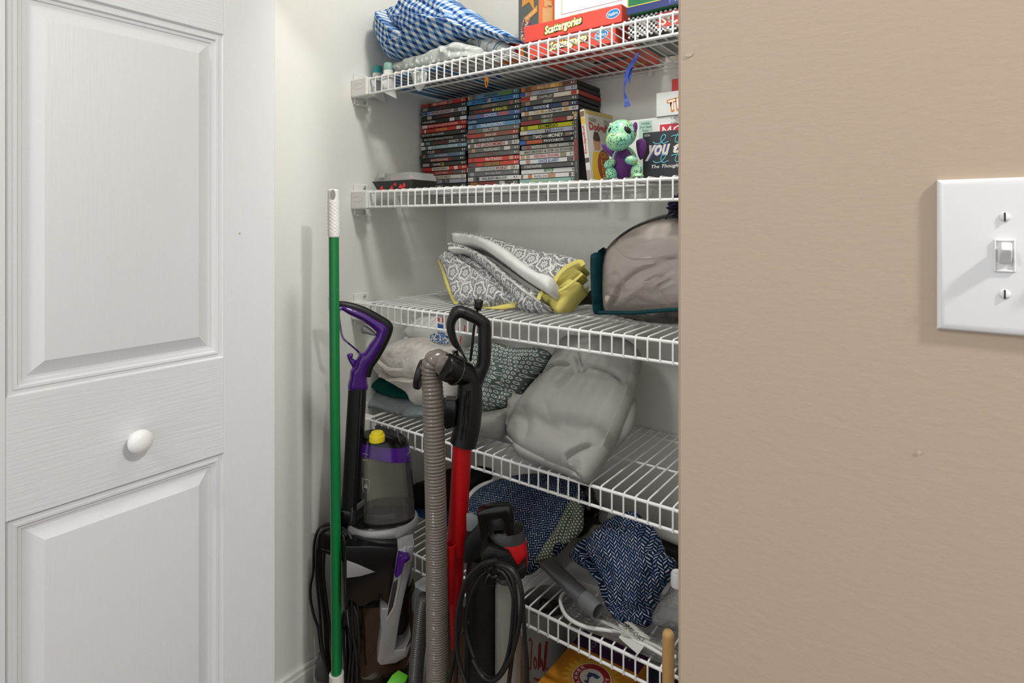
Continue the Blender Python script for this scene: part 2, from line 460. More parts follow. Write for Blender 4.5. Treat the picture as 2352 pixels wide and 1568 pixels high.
def rect(x0, y0, x1, y1): return [(x0, y0), (x1, y0), (x1, y1), (x0, y1)]
def oval(cx, cy, rx, ry, n=28, rot=0.0):
    c, s = math.cos(rot), math.sin(rot)
    return [(cx+rx*math.cos(2*math.pi*i/n)*c-ry*math.sin(2*math.pi*i/n)*s, cy+rx*math.cos(2*math.pi*i/n)*s+ry*math.sin(2*math.pi*i/n)*c) for i in range(n)]
def frame(o, x, y):
    x = Vector(x).normalized(); y = Vector(y); y = (y-x*y.dot(x)).normalized(); z = x.cross(y)
    M = Matrix((x, y, z)).transposed().to_4x4(); M.translation = Vector(o); return M
# ================================================================== THE SETTING
def flatm(c, rough=0.4): return mat('print_'+c.lstrip('#'), c, rough)
XL, YB, XR = -1.345, 1.465, 0.03          # closet: left wall, back wall, right wall
YF, YI, XC = 0.607, 0.722, -0.228         # front wall: hall face, closet face, opening's right corner
XO = -1.185                               # opening's left corner
HC = 2.44
white_wall = mat('closet_wall_paint', '#eaebe5', 0.6, bump=0.12, bscale=220, var=0.012, vscale=2.5)
tan_wall = mat('tan_wall_paint', '#b8a48f', 0.55, bump=0.13, bscale=120, stretch=(0.6, 1, 1.3), var=0.015, vscale=3)
ceil_m = mat('ceiling_paint', '#f0efec', 0.8, bump=0.2, bscale=150)
trim_m = mat('trim_paint', '#e9e8e4', 0.35, var=0.02)
door_m = mat('door_paint', '#dbdcdd', 0.42, bump=0.14, bscale=30, stretch=(1, 9, 0.45))
door_h = mat('door_paint_cross_grain', '#dbdcdd', 0.42, bump=0.30, bscale=30, stretch=(1, 0.45, 9))
def struct(name, mb, m, label, **kw): return mb.build(name, m, label=label, kind='structure', **kw)
struct('wall_left', MB().box((XL-0.1, YI, 0), (XL, YB+0.1, HC)), white_wall, 'white painted side wall of the closet behind the green broom', smooth=0)
struct('wall_back', MB().box((XL, YB, 0), (XR, YB+0.1, HC)), white_wall, 'white painted back wall of the closet behind the shelves', smooth=0)
struct('wall_right', MB().box((XR, YI, 0), (XR+0.1, YB+0.1, HC)), white_wall, 'white side wall of the closet hidden behind the tan wall', smooth=0)
mb = MB().box((XC, YF, 0), (2.6, YI, HC), 0.004)
wf = struct('wall_front', mb, tan_wall, 'tan painted wall carrying the light switch', smooth=30)
wf.data.materials.append(white_wall)
for p in wf.data.polygons:
    if p.normal.y > 0.9: p.material_index = 1
mb = MB().box((-2.6, YF, 0), (XO, YI, HC), 0.004).box((XO, YF, 2.0), (XC, YI, HC), 0.0)
struct('wall_front', mb, tan_wall, 'tan painted wall around and above the closet opening', smooth=30)
struct('ceiling', MB().box((-2.6, -2.2, HC), (2.6, YB+0.1, HC+0.1)), ceil_m, 'white ceiling of hall and closet', smooth=0)
floor_m = mat('floor_wood', '#84664f', 0.5, bump=0.25, bscale=18, stretch=(1.5, 22, 22), var=0.22, vscale=9)
fl = struct('floor', MB().box((-2.6, -2.2, -0.08), (2.6, YB+0.1, -0.004)), mat('floor_joint', '#3a2c22', 0.8), 'brown wood plank floor', smooth=0)
pm = MB().box((0, 0.001, -0.02), (1.2, 0.124, 0.0), 0.0012).mesh('plank', None, 0)
pm.materials.append(floor_m)
random.seed(4)
for r in range(8):
    for c in range(2):
        link('plank', pm, None, fl, Matrix.Translation((XL-0.35-0.41*(r % 3)+1.201*c, YI-0.24+r*0.125, 0)))
for nm, lo, hi, lab in (('baseboard_left', (XL, YI, 0), (XL+0.013, YB, 0.085), 'white baseboard along the closet side wall'), ('baseboard_back', (XL+0.013, YB-0.013, 0), (XR, YB, 0.085), 'white baseboard along the closet back wall')):
    mb = MB().box(lo, hi, 0.002)
    if nm.endswith('left'): mb.box((XL, YI, 0.085), (XL+0.009, YB, 0.1), 0.004)
    else: mb.box((XL+0.009, YB-0.009, 0.085), (XR, YB, 0.1), 0.004)
    struct(nm, mb, trim_m, lab)

# ---------------------------------------------------------------- bifold door, folded open on the left
XD = -1.045
yd = lambda u: WX(u, HOR, XD).y
def zd(u, v): return WX(u, v, XD).z
Y1 = yd(632); PY1 = yd(514); PY0 = yd(14); Y0 = PY0-(Y1-PY1)
door = thing('door_1', 'white raised-panel bifold door folded open at the closet opening', None, (XD, (Y0+Y1)/2, 0), kind='structure')
TH = 0.034
zA0, zA1 = zd(514, 821), zd(514, 79)         # middle panel
zB1 = zd(514, 1040)                          # lower panel top
leafs = []
for k in range(2):
    x1 = XD-k*(TH+0.012)
    lf = MB().box((x1-TH, Y0, 0.015), (x1-0.0125, Y1, 1.985), 0.001).build('door_leaf', door_m, door)
    panels = [(0.20, zB1), (zA0, zA1), (zA1+0.11, 1.90)]
    for (a, b) in ((Y0, PY0), (PY1, Y1)): MB().box((x1-0.0125, a, 0.015), (x1, b, 1.985), 0.0012).build('stile', door_m, lf)
    zz = [0.015]+[z for p in panels for z in p]+[1.985]
    for i in range(0, len(zz), 2): MB().box((x1-0.0125, PY0, zz[i]), (x1-0.0002, PY1, zz[i+1]), 0.0006).build('rail', door_h, lf)
    for (z0, z1) in panels:
        prof = [(0.0, -0.0002), (0.003, -0.0045), (0.007, -0.0050), (0.009, -0.0025), (0.0125, -0.0030), (0.0145, -0.0068), (0.0185, -0.0075), (0.020, -0.0100), (0.024, -0.0105),
                (0.040, -0.0035), (0.0435, -0.0012), (0.047, -0.0008)]
        rings = [[Vector((x1+d, PY0+i, z0+i)), Vector((x1+d, PY1-i, z0+i)), Vector((x1+d, PY1-i, z1-i)), Vector((x1+d, PY0+i, z1-i))] for i, d in prof]
        mb = MB(); mb.rings(rings, cap=False); mb.f.append(tuple(range(len(mb.v)-4, len(mb.v)))); mb.mi.append(0)
        mb.build('panel', door_m, lf, smooth=18)
ck = WX(308, 1006, XD); Mk = Matrix.Translation(ck) @ Matrix.Rotation(math.pi/2, 4, 'Y')
MB().lathe([(0.0085, -0.001), (0.0085, 0.004), (0.0065, 0.007), (0.0075, 0.012), (0.0125, 0.0145), (0.0170, 0.0185), (0.0187, 0.0225), (0.0180, 0.027), (0.0150, 0.031), (0.0095, 0.0338), (0.003, 0.0348)], 32, Mk).build('knob', mat('knob_enamel', '#efeeed', 0.2, coat=0.3), door, smooth=80)

# ---------------------------------------------------------------- light switch on the tan wall
sw = WY(2306, 588, YF); lo_ = WY(2152, 588, YF)
half = sw.x-lo_.x
zt = WY(2152, 414, YF).z; zb = WY(2152, 753, YF).z
plate_m = mat('switch_plastic', '#e6e6e7', 0.3, spec=0.5)
ls = thing('light_switch', 'white two-gang toggle light switch on the tan wall', 'light switch', (sw.x+0.023, YF, (zt+zb)/2))
x0, x1 = lo_.x, sw.x+0.046+half
prof = [(0.0, 0.0), (0.0, 0.0035), (0.0012, 0.0052), (0.0035, 0.0062), (0.006, 0.0066)]
rings = [[Vector((x0+i, YF-d, zb+i)), Vector((x1-i, YF-d, zb+i)), Vector((x1-i, YF-d, zt-i)), Vector((x0+i, YF-d, zt-i))] for i, d in prof]
MB().rings(rings).build('plate', plate_m, ls, smooth=25)
steel = mat('screw_steel', '#c9c9c8', 0.3, metal=0.6)
dark = mat('dark_gap', '#2a2826', 0.8)
for gx in (sw.x, sw.x+0.046):
    cz = (zt+zb)/2+0.0005
    bez = MB()
    for (a, b, c, d) in ((-0.0066, -0.0052, -0.0128, 0.0128), (0.0052, 0.0066, -0.0128, 0.0128), (-0.0052, 0.0052, -0.0128, -0.0112), (-0.0052, 0.0052, 0.0112, 0.0128)):
        bez.box((gx+a, YF-0.0085, cz+c), (gx+b, YF-0.006, cz+d), 0.0005)
    tg = bez.build('toggle_frame', plate_m, ls)
    MB().box((gx-0.0052, YF-0.0068, cz-0.0112), (gx+0.0052, YF-0.0062, cz+0.0112)).build('toggle_slot', mat('toggle_shadow_plastic', '#d8d8d6', 0.5), tg, smooth=0)
    Mt = Matrix.Translation((gx, YF-0.0062, cz)) @ Matrix.Rotation(math.radians(-28), 4, 'X')
    sec = []
    for i, (hw, hz, d) in enumerate(((0.0044, 0.0062, 0.0), (0.0043, 0.0056, 0.005), (0.0040, 0.0048, 0.011), (0.0037, 0.0042, 0.0150), (0.0028, 0.0032, 0.0165))):
        sec.append([Mt @ Vector((hw*math.copysign(abs(math.cos(a))**0.4, math.cos(a)), -d, hz*math.copysign(abs(math.sin(a))**0.4, math.sin(a))))  for a in [2*math.pi*j/20 for j in range(20)]])
    MB().rings(sec).build('toggle', plate_m, ls, smooth=50)
    for sz in (0.0302, -0.0302):
        Ms = Matrix.Translation((gx, YF-0.0064, cz+sz)) @ Matrix.Rotation(math.pi/2, 4, 'X')
        s_ = MB().lathe([(0.0037, 0), (0.0036, 0.0008), (0.0028, 0.0016), (0.0012, 0.0020)], 20, Ms).build('screw', plate_m, ls, smooth=60)
        MB().box((gx-0.0005, YF-0.0087, cz+sz-0.0035), (gx+0.0005, YF-0.0079, cz+sz+0.0035)).build('slot', dark, s_, smooth=0)

# small chips and scuffs in the paint
for o_, fr_, pts_, c_ in ((wf, frame(WY(1583, 127, YF), (1, 0, 0), (0, 0, 1)), [(-.004, 0), (-.001, -.0022), (.003, -.0012), (.0045, .001), (0, .0022), (-.003, .0016)], '#c2ad9a'), (wf, frame(WY(2112, 1037, YF), (1, 0, 0), (0, 0, 1)), [(-.0022, 0), (-.0006, -.002), (.0018, -.001), (.002, .001), (0, .002)], '#c4b09d'),
                          (door, frame(WX(550, 536, XD), (0, 1, 0), (0, 0, 1)), [(-.001, .001), (0, -.0022), (.001, 0), (.0005, .0018)], '#9a6a2c')): decal(pts_, fr_, flatm(c_, 0.5), o_, 'paint_chip', 0.0012)

# ================================================================== WIRE SHELVES
YS = 1.083; X0W = -1.277; PITCH = 0.0254
SZ = [1.6465, 1.334, 1.024, 0.7068, 0.393]
wire_m = mat('white_vinyl_wire', '#eeefee', 0.35, spec=0.5)
brk_m = mat('white_bracket_plastic', '#ebebe8', 0.45)
RW = 0.0019
names = ['topmost white wire shelf, stacked with board games', 'white wire shelf holding the stacks of DVD cases', 'white wire shelf holding the folded quilt', 'white wire shelf under the bundled grey sheets', 'lowest white wire shelf, holding the navy herringbone bundles']
def wire_mesh():
    mb = MB(); pts = [(0, YB-0.006-YS, 0), (0, 0.004, 0), (0, 0.0005, -0.0006), (0, -0.0026, -0.003), (0, -0.0034, -0.0065), (0, -0.0038, -0.0465)]
    return mb.tube(pts, RW, 6).mesh('wire', None, 60)
wm = wire_mesh(); wm.materials.append(wire_m)
for z, lab in zip(SZ, names):
    sh = thing('wire_shelf', lab, 'shelf', ((X0W+0.0)/2, YS, z), group='white wire shelves of the closet')
    for (y, dz, r, xa) in ((YS, -0.0052, 0.0036, X0W-0.004), (YS, -0.0450, 0.0034, X0W-0.004), (YS+0.165, -0.0043, 0.0027, XL+0.002), (YS+0.335, -0.0043, 0.0024, XL+0.002), (YB-0.009, -0.0043, 0.0027, XL+0.002)):
        MB().tube([(xa, y, z+dz), (-0.01, y, z+dz)], r, 8).build('rod', wire_m, sh, smooth=60)
    x = X0W
    for i in range(50):
        link('wire', wm, None, sh, Matrix.Translation((x+i*PITCH, YS, z)))
    link('wire', wm, None, sh, Matrix.Translation((X0W-0.007, YS, z)))
    for sx, xw, xa, xb in ((1, XL, XL, X0W-0.002), (-1, XR, -0.012, XR)):
        b = MB().box((xa, YS-0.012, z-0.050), (xb, YS+0.022, z+0.001), 0.003)
        x_0, x_1 = (xw, xw+0.006) if sx > 0 else (xw-0.006, xw)
        b.box((x_0, YS-0.004, z-0.068), (x_1, YS+0.046, z+0.022), 0.002)
        b.box((min(x_0, x_0+sx*0.012), YS+0.002, z-0.070), (max(x_1, x_1+sx*0.012), YS+0.046, z-0.066), 0.001)
        bo = b.build('wall_bracket', brk_m, sh)
        for dz in (0.012, -0.057):
            Ms = Matrix.Translation((x_1 if sx > 0 else x_0, YS+0.031, z+dz)) @ Matrix.Rotation(sx*math.pi/2, 4, 'Y')
            MB().lathe([(0.0052, 0), (0.005, 0.0015), (0.003, 0.003)], 14, Ms).build('screw', steel, bo, smooth=60)
        if sx > 0:
            el = [(xa+0.034+0.021*math.cos(a), YS-0.0122, z-0.021+0.0075*math.sin(a)) for a in [2*math.pi*k/24 for k in range(25)]]
            MB().tube(el, 0.0006, 5, cap=False).build('embossed_oval', brk_m, bo)
        # rear clip
        MB().box((xa if sx > 0 else xb-0.02, YB-0.02, z-0.020), (xa+0.02 if sx > 0 else xb, YB, z-0.001), 0.003).build('wall_clip', brk_m, sh)
    for xx in (-0.95, -0.62, -0.3):
        MB().box((xx-0.006, YB-0.014, z-0.020), (xx+0.006, YB, z-0.001), 0.003).build('wall_clip', brk_m, sh)

# ================================================================== GREEN BROOM POLE
gb = (-1.205, 0.87)
zt_ = lambda v: CH+(HOR-v)/F*((gb[1])/ray(768, HOR).y)
bt = WY(766, 434, 0.87); bb = WY(773, 1562, 0.87)
base = Vector((bb.x+(bb.x-bt.x)*0.14, 0.87, 0.0))
broom = thing('broom', 'green-handled broom with white textured grip against the closet side wall', 'broom', (base.x, base.y, 0))
ax = (bt-bb).normalized()
def along(v): f = (v-1562)/(434-1562); return bb+(bt-bb)*f
Rg = mm(11.5, 767, 0.87)
MB().tube([along(1600), along(540)], Rg, 20).build('pole', mat('green_painted_metal', '#0a7a3e', 0.3, var=0.05, coat=0.2), broom, smooth=60)
Rw = mm(13.2, 766, 0.87); grip_m = mat('white_grip_plastic', '#e9e8e2', 0.4)
# grip: lathe with a woven bump texture and a hanging slot
rings = []; nA = 40; nZ = 84; p_a = along(545); p_b = along(438); Lg = (p_b-p_a).length
ex_ = Vector((ray(766, HOR).y, -ray(766, HOR).x, 0)).normalized(); ey_ = ax.cross(ex_)
for i in range(nZ+1):
    s = i/nZ; r0 = Rw*(1.0 if s > 0.02 else 0.93)
    ring = []
    for j in range(nA):
        a = 2*math.pi*j/nA; d = 0
        if 0.06 < s < 0.78:
            row = s*26; k = math.floor(row); ph = (k % 2)*math.pi/7
            d = 0.0011*max(0, math.cos(7*(a+ph)))*math.sin(math.pi*(row-k))
        if s > 0.86: r0 = Rw*(1.0-0.0*s)
        ring.append(p_a+ax*(Lg*s)+(ex_*math.cos(a)+ey_*math.sin(a))*(r0+d))
    rings.append(ring)
for s, k in ((1.015, 0.93), (1.028, 0.80), (1.036, 0.5)):
    rings.append([p_a+ax*(Lg*s)+(ex_*math.cos(2*math.pi*j/nA)+ey_*math.sin(2*math.pi*j/nA))*Rw*k for j in range(nA)])
gr = MB().rings(rings).build('grip', grip_m, broom, smooth=50)
hp = p_a+ax*(Lg*0.91); vd = Vector((ray(762, HOR).x, ray(762, HOR).y, 0)).normalized()
sl = []
for k in range(20):
    a = 2*math.pi*k/20; sl.append(hp-vd*(Rw*1.01)+ex_*(Rw*0.42*math.cos(a)-Rw*0.1)+ax*(0.012*math.sin(a)))
MB().add(sl+[p+vd*0.004 for p in sl], [tuple(range(20))]+[(i, (i+1) % 20, 20+(i+1) % 20, 20+i) for i in range(20)]).build('hang_hole', mat('grip_hole', '#8f8e86', 0.7), gr)
MB().tube([along(1568)-ax*0.03, along(1546)], [Rg*1.5, Rg*1.42], 20, cap=True).build('ferrule', grip_m, broom, smooth=50)
hb = base+Vector((0, 0, 0.0))
mbh = MB(); Mh = Matrix.Translation((base.x, base.y, 0.0)) @ Matrix.Rotation(0.12, 4, 'Z')
mbh.box((-0.11, -0.02, 0.045), (0.11, 0.02, 0.08), 0.01, Mh).build('head', grip_m, broom)
mbh = MB(); random.seed(3)
for i in range(22):
    for j in range(3): x = -0.1+i*0.0095; y = -0.013+j*0.013; mbh.tube([Mh @ Vector((x, y, 0.047)), Mh @ Vector((x*1.12, y*1.6, 0.0015))], 0.003, 5)
mbh.build('bristles', mat('bristle_green', '#2f6d4a', 0.8), broom)
# sticker on the pole
stk = []
for v in (671, 717):
    c = along(v)
    for k in range(7):
        a = math.radians(150+k*14); r = -vd; stk.append(c+(ex_*math.cos(a)-vd*math.sin(a))*(Rg+0.0006))
MB().add(stk, [(i, i+1, 8+i, 7+i) for i in range(6)]).build('sticker', mat('sticker_paper', '#e4e6e2', 0.5), broom)
stk2 = []
for v in (683, 711):
    c = along(v)
    for k in range(4):
        a = math.radians(175+k*14); stk2.append(c+(ex_*math.cos(a)-vd*math.sin(a))*(Rg+0.0011))
MB().add(stk2, [(i, i+1, 5+i, 4+i) for i in range(3)]).build('sticker_print', mat('sticker_print', '#b8643a', 0.5), broom)

# ================================================================== DVD CASES
SP = 1.335; TK = 0.01435
pl = {}
case_m = mat('dvd_case_plastic', '#141414', 0.35)
DV = []
#  (spine colour, [(text, colour, x0, x1, size)], [(block colour, x0, x1)], shift, what)
S1 = [('#bd3b35', [('MRS. HARRIS', '#f0cfc4', .28, .59, .6)], [('#5a3b34', .17, .23), ('#9b8378', .62, .70)], 'red', ),
 ('#3b3d38', [('SAW', '#a03b3b', .42, .56, .5)], [('#9a9890', .05, .16)], 'dark grey'),
 ('#b9c0c8', [('OVER HER DEAD BODY', '#a3232b', .22, .69, .55)], [('#2b57a0', .0, .17), ('#6aa6d8', .17, .23), ('#8a6a48', .05, .12), ('#7d6d58', .74, .83)], 'blue and white'),
 ('#33352f', [('DISTURBIA', '#a03230', .38, .66, .5)], [('#bdbcb4', .14, .24)], 'black with a red title and a white eye'),
 ('#34352f', [('I AM LEGEND', '#d9d8cf', .05, .34, .42)], [('#dfe0dc', .64, .99), ('#55554f', .74, .86)], 'black with a white barcode sticker'),
 ('#c0302d', [('BEFORE THE DEVIL KNOWS YOU\'RE DEAD', '#f3dcd2', .18, .82, .5)], [('#ded4cc', .03, .15)], 'red with a long white title'),
 ('#c23a33', [('PULP FICTION', '#ecc66a', .36, .6, .62)], [('#e9e4da', .09, .13), ('#ddd5ca', .8, .89)], 'red with a yellow title'),
 ('#393b35', [('MATRIX RELOADED', '#d4d4cb', .05, .54, .42)], [], 'dark grey with a short grey title'),
 ('#383a35', [('MATRIX REVOLUTIONS', '#d8d8cf', .06, .68, .42)], [], 'dark grey with a long grey title'),
 ('#3f413d', [('BUTTERFLY', '#8e3f3b', .32, .62, .62), ('EFFECT', '#dcdcd6', .64, .84, .62)], [('#dcdcd4', .01, .09), ('#6d8f92', .13, .22)], 'dark grey with a red and white title'),
 ('#74959f', [('BOURNE ULTIMATUM', '#e9ecea', .36, .80, .6)], [('#d8dadb', .0, .24), ('#66686a', .1, .17), ('#a9b6bd', .24, .34)], 'pale blue'),
 ('#333530', [('PULSE', '#e2e2da', .15, .31, .66)], [('#77332f', .34, .43)], 'black with a white title and a red smudge'),
 ('#5d7082', [('VAN HELSING', '#c9d2d8', .34, .62, .45)], [('#3d4146', .0, .2), ('#9c7a50', .08, .13)], 'slate blue'),
 ('#2f302d', [('RIGHTEOUS KILL', '#ead9d4', .26, .64, .55)], [('#8a2b2a', .24, .70)], 'black with a title on a red smear'),
 ('#353733', [('CRANK', '#e4e4dc', .29, .46, .5), ('2', '#e0a93a', .46, .54, .8)], [('#a99d98', .06, .2)], 'black with a yellow numeral'),
 ('#bf332c', [('Napoleon Dynamite', '#4a453f', .26, .58, .55)], [('#d9d4c4', .23, .61), ('#d6cdc6', .72, .80)], 'red with a cream title box'),
 ('#8f3b33', [('BLACK HAWK', '#d8ada0', .33, .60, .5)], [('#4c2a26', .05, .12), ('#5b5752', .72, .95)], 'brownish red'),
 ('#d3d1c7', [('Dr.T & the WOMEN', '#8d8a80', .18, .68, .62)], [('#9a5a34', .02, .09)], 'cream with a thin grey title'),
 ('#a7a9b6', [('KILL', '#8b8b92', .3, .47, .5), ('Bill', '#1c1c20', .49, .64, .85)], [('#7b6a5e', .02, .12), ('#d9dadf', .14, .28)], 'silver with a black scrawled title'),
 ('#34393a', [('RULES OF', '#96413a', .09, .26, .5), ('ECONOMICS', '#d5d6d0', .27, .5, .5)], [], 'dark green')]
S2 = [('#5f8fb2', [('BRAIN DEAD', '#3a3420', .33, .60, .62)], [('#d8a52c', .0, .04), ('#7d6248', .09, .16), ('#5f8a3f', .62, .86), ('#3c6470', .86, .99)], 'sky blue and green'),
 ('#4f8fc2', [('ABOUT SCHMIDT - ALL OF ME REUNION', '#1d3a63', .1, .88, .55)], [('#d2b49a', .41, .47)], 'light blue with a long navy title'),
 ('#55594f', [('CROSSROADS', '#c9a59a', .26, .56, .45)], [('#a4605f', .8, .86)], 'olive grey'),
 ('#3a3d38', [('SCARY MOVIE', '#c23a33', .13, .47, .55), ('4', '#ececea', .47, .51, .7), ('UNRATED', '#e6d93a', .52, .76, .6)], [], 'dark grey with a red and yellow title'),
 ('#5573a8', [('OLD', '#b35a66', .26, .33, .6), ('SCHOOL', '#e6ebf0', .33, .57, .7)], [('#8d6648', .08, .15), ('#b06a6c', .59, .79)], 'medium blue'),
 ('#1f4a66', [('Gothika', '#d3dde2', .04, .2, .6)], [], 'dark teal blue'),
 ('#6d9cbf', [('PHILANTHROPIST', '#eef2f3', .27, .72, .7)], [('#5b6670', .10, .18)], 'light blue with a bold white title'),
 ('#75736d', [('SHUTTER', '#e2e0d8', .32, .62, .75)], [('#a56058', .05, .13)], 'warm grey with a large white title'),
 ('#8f5a48', [('shoot out', '#eadfce', .36, .58, .7)], [('#b8483f', .0, .30), ('#b8483f', .84, .96)], 'rusty red'),
 ('#6b6c6b', [('RIDING ALONE', '#d4d5d3', .26, .54, .5)], [('#bfc0be', .1, .14)], 'mid grey with a small white title'),
 ('#cfcfca', [('THE GROOMSMEN', '#b3423f', .17, .73, .75)], [('#84706a', .05, .14), ('#7d7472', .79, .87)], 'white with a red title'),
 ('#6f716c', [('TALLADEGA NIGHTS', '#e9e9e2', .32, .63, .6)], [('#c39a72', .09, .15), ('#d7d3c8', .71, .82)], 'grey with a white title and a chequered flag'),
 ('#6a6a67', [('HOSTEL', '#935550', .36, .56, .6)], [], 'plain grey with a faint red title'),
 ('#d3463d', [('PIRATE RADIO', '#f2ede8', .35, .67, .62)], [('#8c4e44', .08, .13), ('#c6a98b', .8, .87)], 'bright red with a white title'),
 ('#6d5a4c', [('CABIN FEVER', '#d79a43', .34, .63, .75)], [('#c84a38', .64, .98), ('#c84a38', .18, .3)], 'brown and red with an orange title'),
 ('#d5d4d1', [('VANTAGE', '#9b9b98', .25, .56, .66), ('POINT', '#8e2f31', .58, .79, .66)], [('#55534f', .02, .17), ('#a9a27f', .85, .91)], 'white with a grey and red title'),
 ('#6c706f', [('the ring two', '#cfd3d1', .36, .66, .55)], [('#9fa6a6', .06, .14)], 'grey with a pencilled title'),
 ('#d2d2d0', [('PAUL BLART: MALL-COP', '#55534f', .3, .77, .5)], [('#6b6460', .12, .18), ('#3f3f3f', .17, .24)], 'white with a dark grey title'),
 ('#55534e', [('THE GRUDGE', '#c9433c', .25, .56, .75)], [('#a7713f', .07, .2), ('#b9b7b0', .64, .74)], 'dark grey with a large red title')]
S3 = [('#c1844e', [('MAN ON FIRE', '#f1d9a0', .33, .64, .7)], [('#8a5a3c', .1, .22), ('#d9b54a', .55, .7), ('#6b4a48', .76, .99)], 'orange'),
 ('#aeb2bd', [('NORA AND LEWIS', '#8e8689', .35, .64, .5)], [('#3b5a9a', .0, .1), ('#b08068', .13, .22), ('#7d6e66', .68, .80)], 'lavender grey'),
 ('#d8d3c0', [("CHAPPELLE'S", '#e9e6da', .31, .57, .5), ('1', '#b03a34', .88, .97, .75)], [('#a52f2a', .0, .17), ('#26241f', .295, .585)], 'cream and red'),
 ('#555753', [('SWINGING HARDWAY', '#dedfda', .41, .57, .62)], [('#a38468', .09, .17)], 'grey with a small bold white title'),
 ('#3c4b68', [('FANTASTIC', '#e6ebf2', .25, .46, .6), ('4', '#dfe6ee', .46, .52, .85)], [('#6d6048', .02, .08), ('#4f8fc9', .1, .13), ('#a8886f', .74, .85)], 'navy blue'),
 ('#d6d4cc', [('You, Me', '#d9a52f', .23, .43, .7), ('and', '#d9a52f', .44, .5, .4), ('Dupree', '#4d3a37', .51, .73, .8)], [('#c08b5e', .07, .15), ('#c99f6a', .76, .84)], 'cream with a yellow and brown title'),
 ('#4b4e49', [('BUBBA HO-TEP', '#d9dbd5', .38, .57, .6)], [('#8f6f52', .14, .2)], 'dark grey with a tall white title'),
 ('#8f3f42', [('ELF', '#d7dbd0', .43, .5, .5)], [('#6a8a68', .38, .58), ('#c9bda0', .83, .9)], 'dark red with a green title box'),
 ('#c8c925', [('DOMINO', '#2b2b1d', .33, .67, .72)], [('#8a7a30', .06, .14)], 'lime yellow'),
 ('#a9b2c4', [('family', '#d5c83b', .28, .42, .5), ('TV', '#f2f0ee', .46, .54, .6), ('the movie', '#7d7d88', .56, .76, .45)], [('#d6cfc4', .0, .13), ('#4b3a38', .45, .545), ('#d4c03e', .93, .98)], 'pale blue grey with a yellow patch'),
 ('#4d4e4c', [('TWO', '#f0f0ec', .25, .41, .8), ('FOR THE', '#e0e0dc', .42, .52, .3), ('MONEY', '#f0f0ec', .53, .78, .8)], [('#8c6a55', .08, .16), ('#8a7060', .82, .9)], 'dark grey with a bold white title'),
 ('#3d3f46', [('PAYCHECK', '#ecece6', .44, .78, .5)], [('#3a66ad', .0, .11), ('#b3603a', .13, .41)], 'black, blue and orange'),
 ('#77756f', [('RIGHTEOUS KILL', '#e5e4dd', .2, .46, .6), ('BRILLIANT BRANDON', '#e5e4dd', .51, .83, .6)], [('#b04b46', .11, .15)], 'grey with two white titles'),
 ('#b9b8b0', [('MAD MONEY & STIR OF ECHOES', '#4b4a46', .1, .94, .5)], [], 'light grey with one long dark title'),
 ('#d4d3ce', [('WEDDING CRASHERS', '#b7252b', .27, .72, .55)], [('#b89a78', .03, .10), ('#b89a78', .13, .2), ('#8f8a6c', .74, .84)], 'white with a red title'),
 ('#d0d4d6', [('CHUCK & LARRY', '#2d4f8c', .35, .71, .7)], [('#b08b78', .12, .2), ('#6b5a55', .85, .95)], 'white with a blue title'),
 ('#575757', [('CONSTANTINE', '#d5d6d4', .07, .39, .55)], [], 'dark grey with a white title'),
 ('#d3d5d2', [('envy', '#3f7a45', .42, .59, .95)], [], 'white with a green title'),
 ('#d6d6d2', [('Mr.& Mrs. Smith', '#a08f86', .28, .51, .5)], [('#8d6f4f', .04, .08), ('#b07a52', .17, .24), ('#b98d6c', .52, .65), ('#55555a', .88, .91)], 'white with a thin brown title'),
 ('#8fb5ac', [('HAWAII', '#b9c98f', .22, .56, .5)], [('#b5c07e', .22, .27)], 'pale teal')]
ORD = ['topmost', 'second', 'third', 'fourth', 'fifth', 'sixth', 'seventh', 'eighth', 'ninth', 'tenth', 'eleventh', 'twelfth', 'thirteenth', 'fourteenth', 'fifteenth', 'sixteenth', 'seventeenth', 'eighteenth', 'nineteenth', 'twentieth', 'bottom']
case_me = None
def dvd(fr, length, thick, col, texts, blocks, label, group, depth=0.135, sidecol=None):
    """fr: frame of the spine, x along the title, y across the spine, z out of the shelf"""
    o = fr.translation
    t = thing('dvd_case', label, 'dvd case', fr @ Vector((length/2, 0, -depth/2)), group=group)
    loc = Matrix.Translation(MW[t.name].translation)
    M = fr
    sm = flatm(sidecol) if sidecol else case_m
    MB().box((0, 0.0006, -depth), (length, thick-0.0006, -0.001), 0.0015, M).build('case', sm, t)
    MB().box((0.001, 0.0009, -0.02), (length-0.001, thick-0.0009, 0.0), 0.0004, M).build('spine_sleeve', flatm(col, 0.3), t, smooth=0)
    mid = {}
    for (c, a, b) in blocks: mid.setdefault(c, []).append((a, b))
    for k, (c, a, b) in enumerate(blocks): decal(rect(a*length, 0.0016, b*length, thick-0.0016), M, flatm(c, 0.3), t, 'spine_print', 0.0002+0.00012*k)
    for (s, c, a, b, hh) in texts: lettering(s, M, a*length, thick*(1-hh)/2, (b-a)*length, thick*hh, flatm(c, 0.3), t, 'spine_lettering', bold=0.012, lift=0.0009)
    lum = sum(srgb(col)[:3])
    mk = flatm('#d9d9d4' if lum < 1.0 else '#6a6a68', 0.3)
    mb = MB()
    for a, b in ((.905, .925), (.95, .962)): mb.add([M @ Vector((p[0], p[1], 0.0008)) for p in rect(a*length, thick*0.3, b*length, thick*0.72)], [(0, 1, 2, 3)])
    mb.build('spine_mark', mk, t, smooth=0)
    return t
random.seed(11)
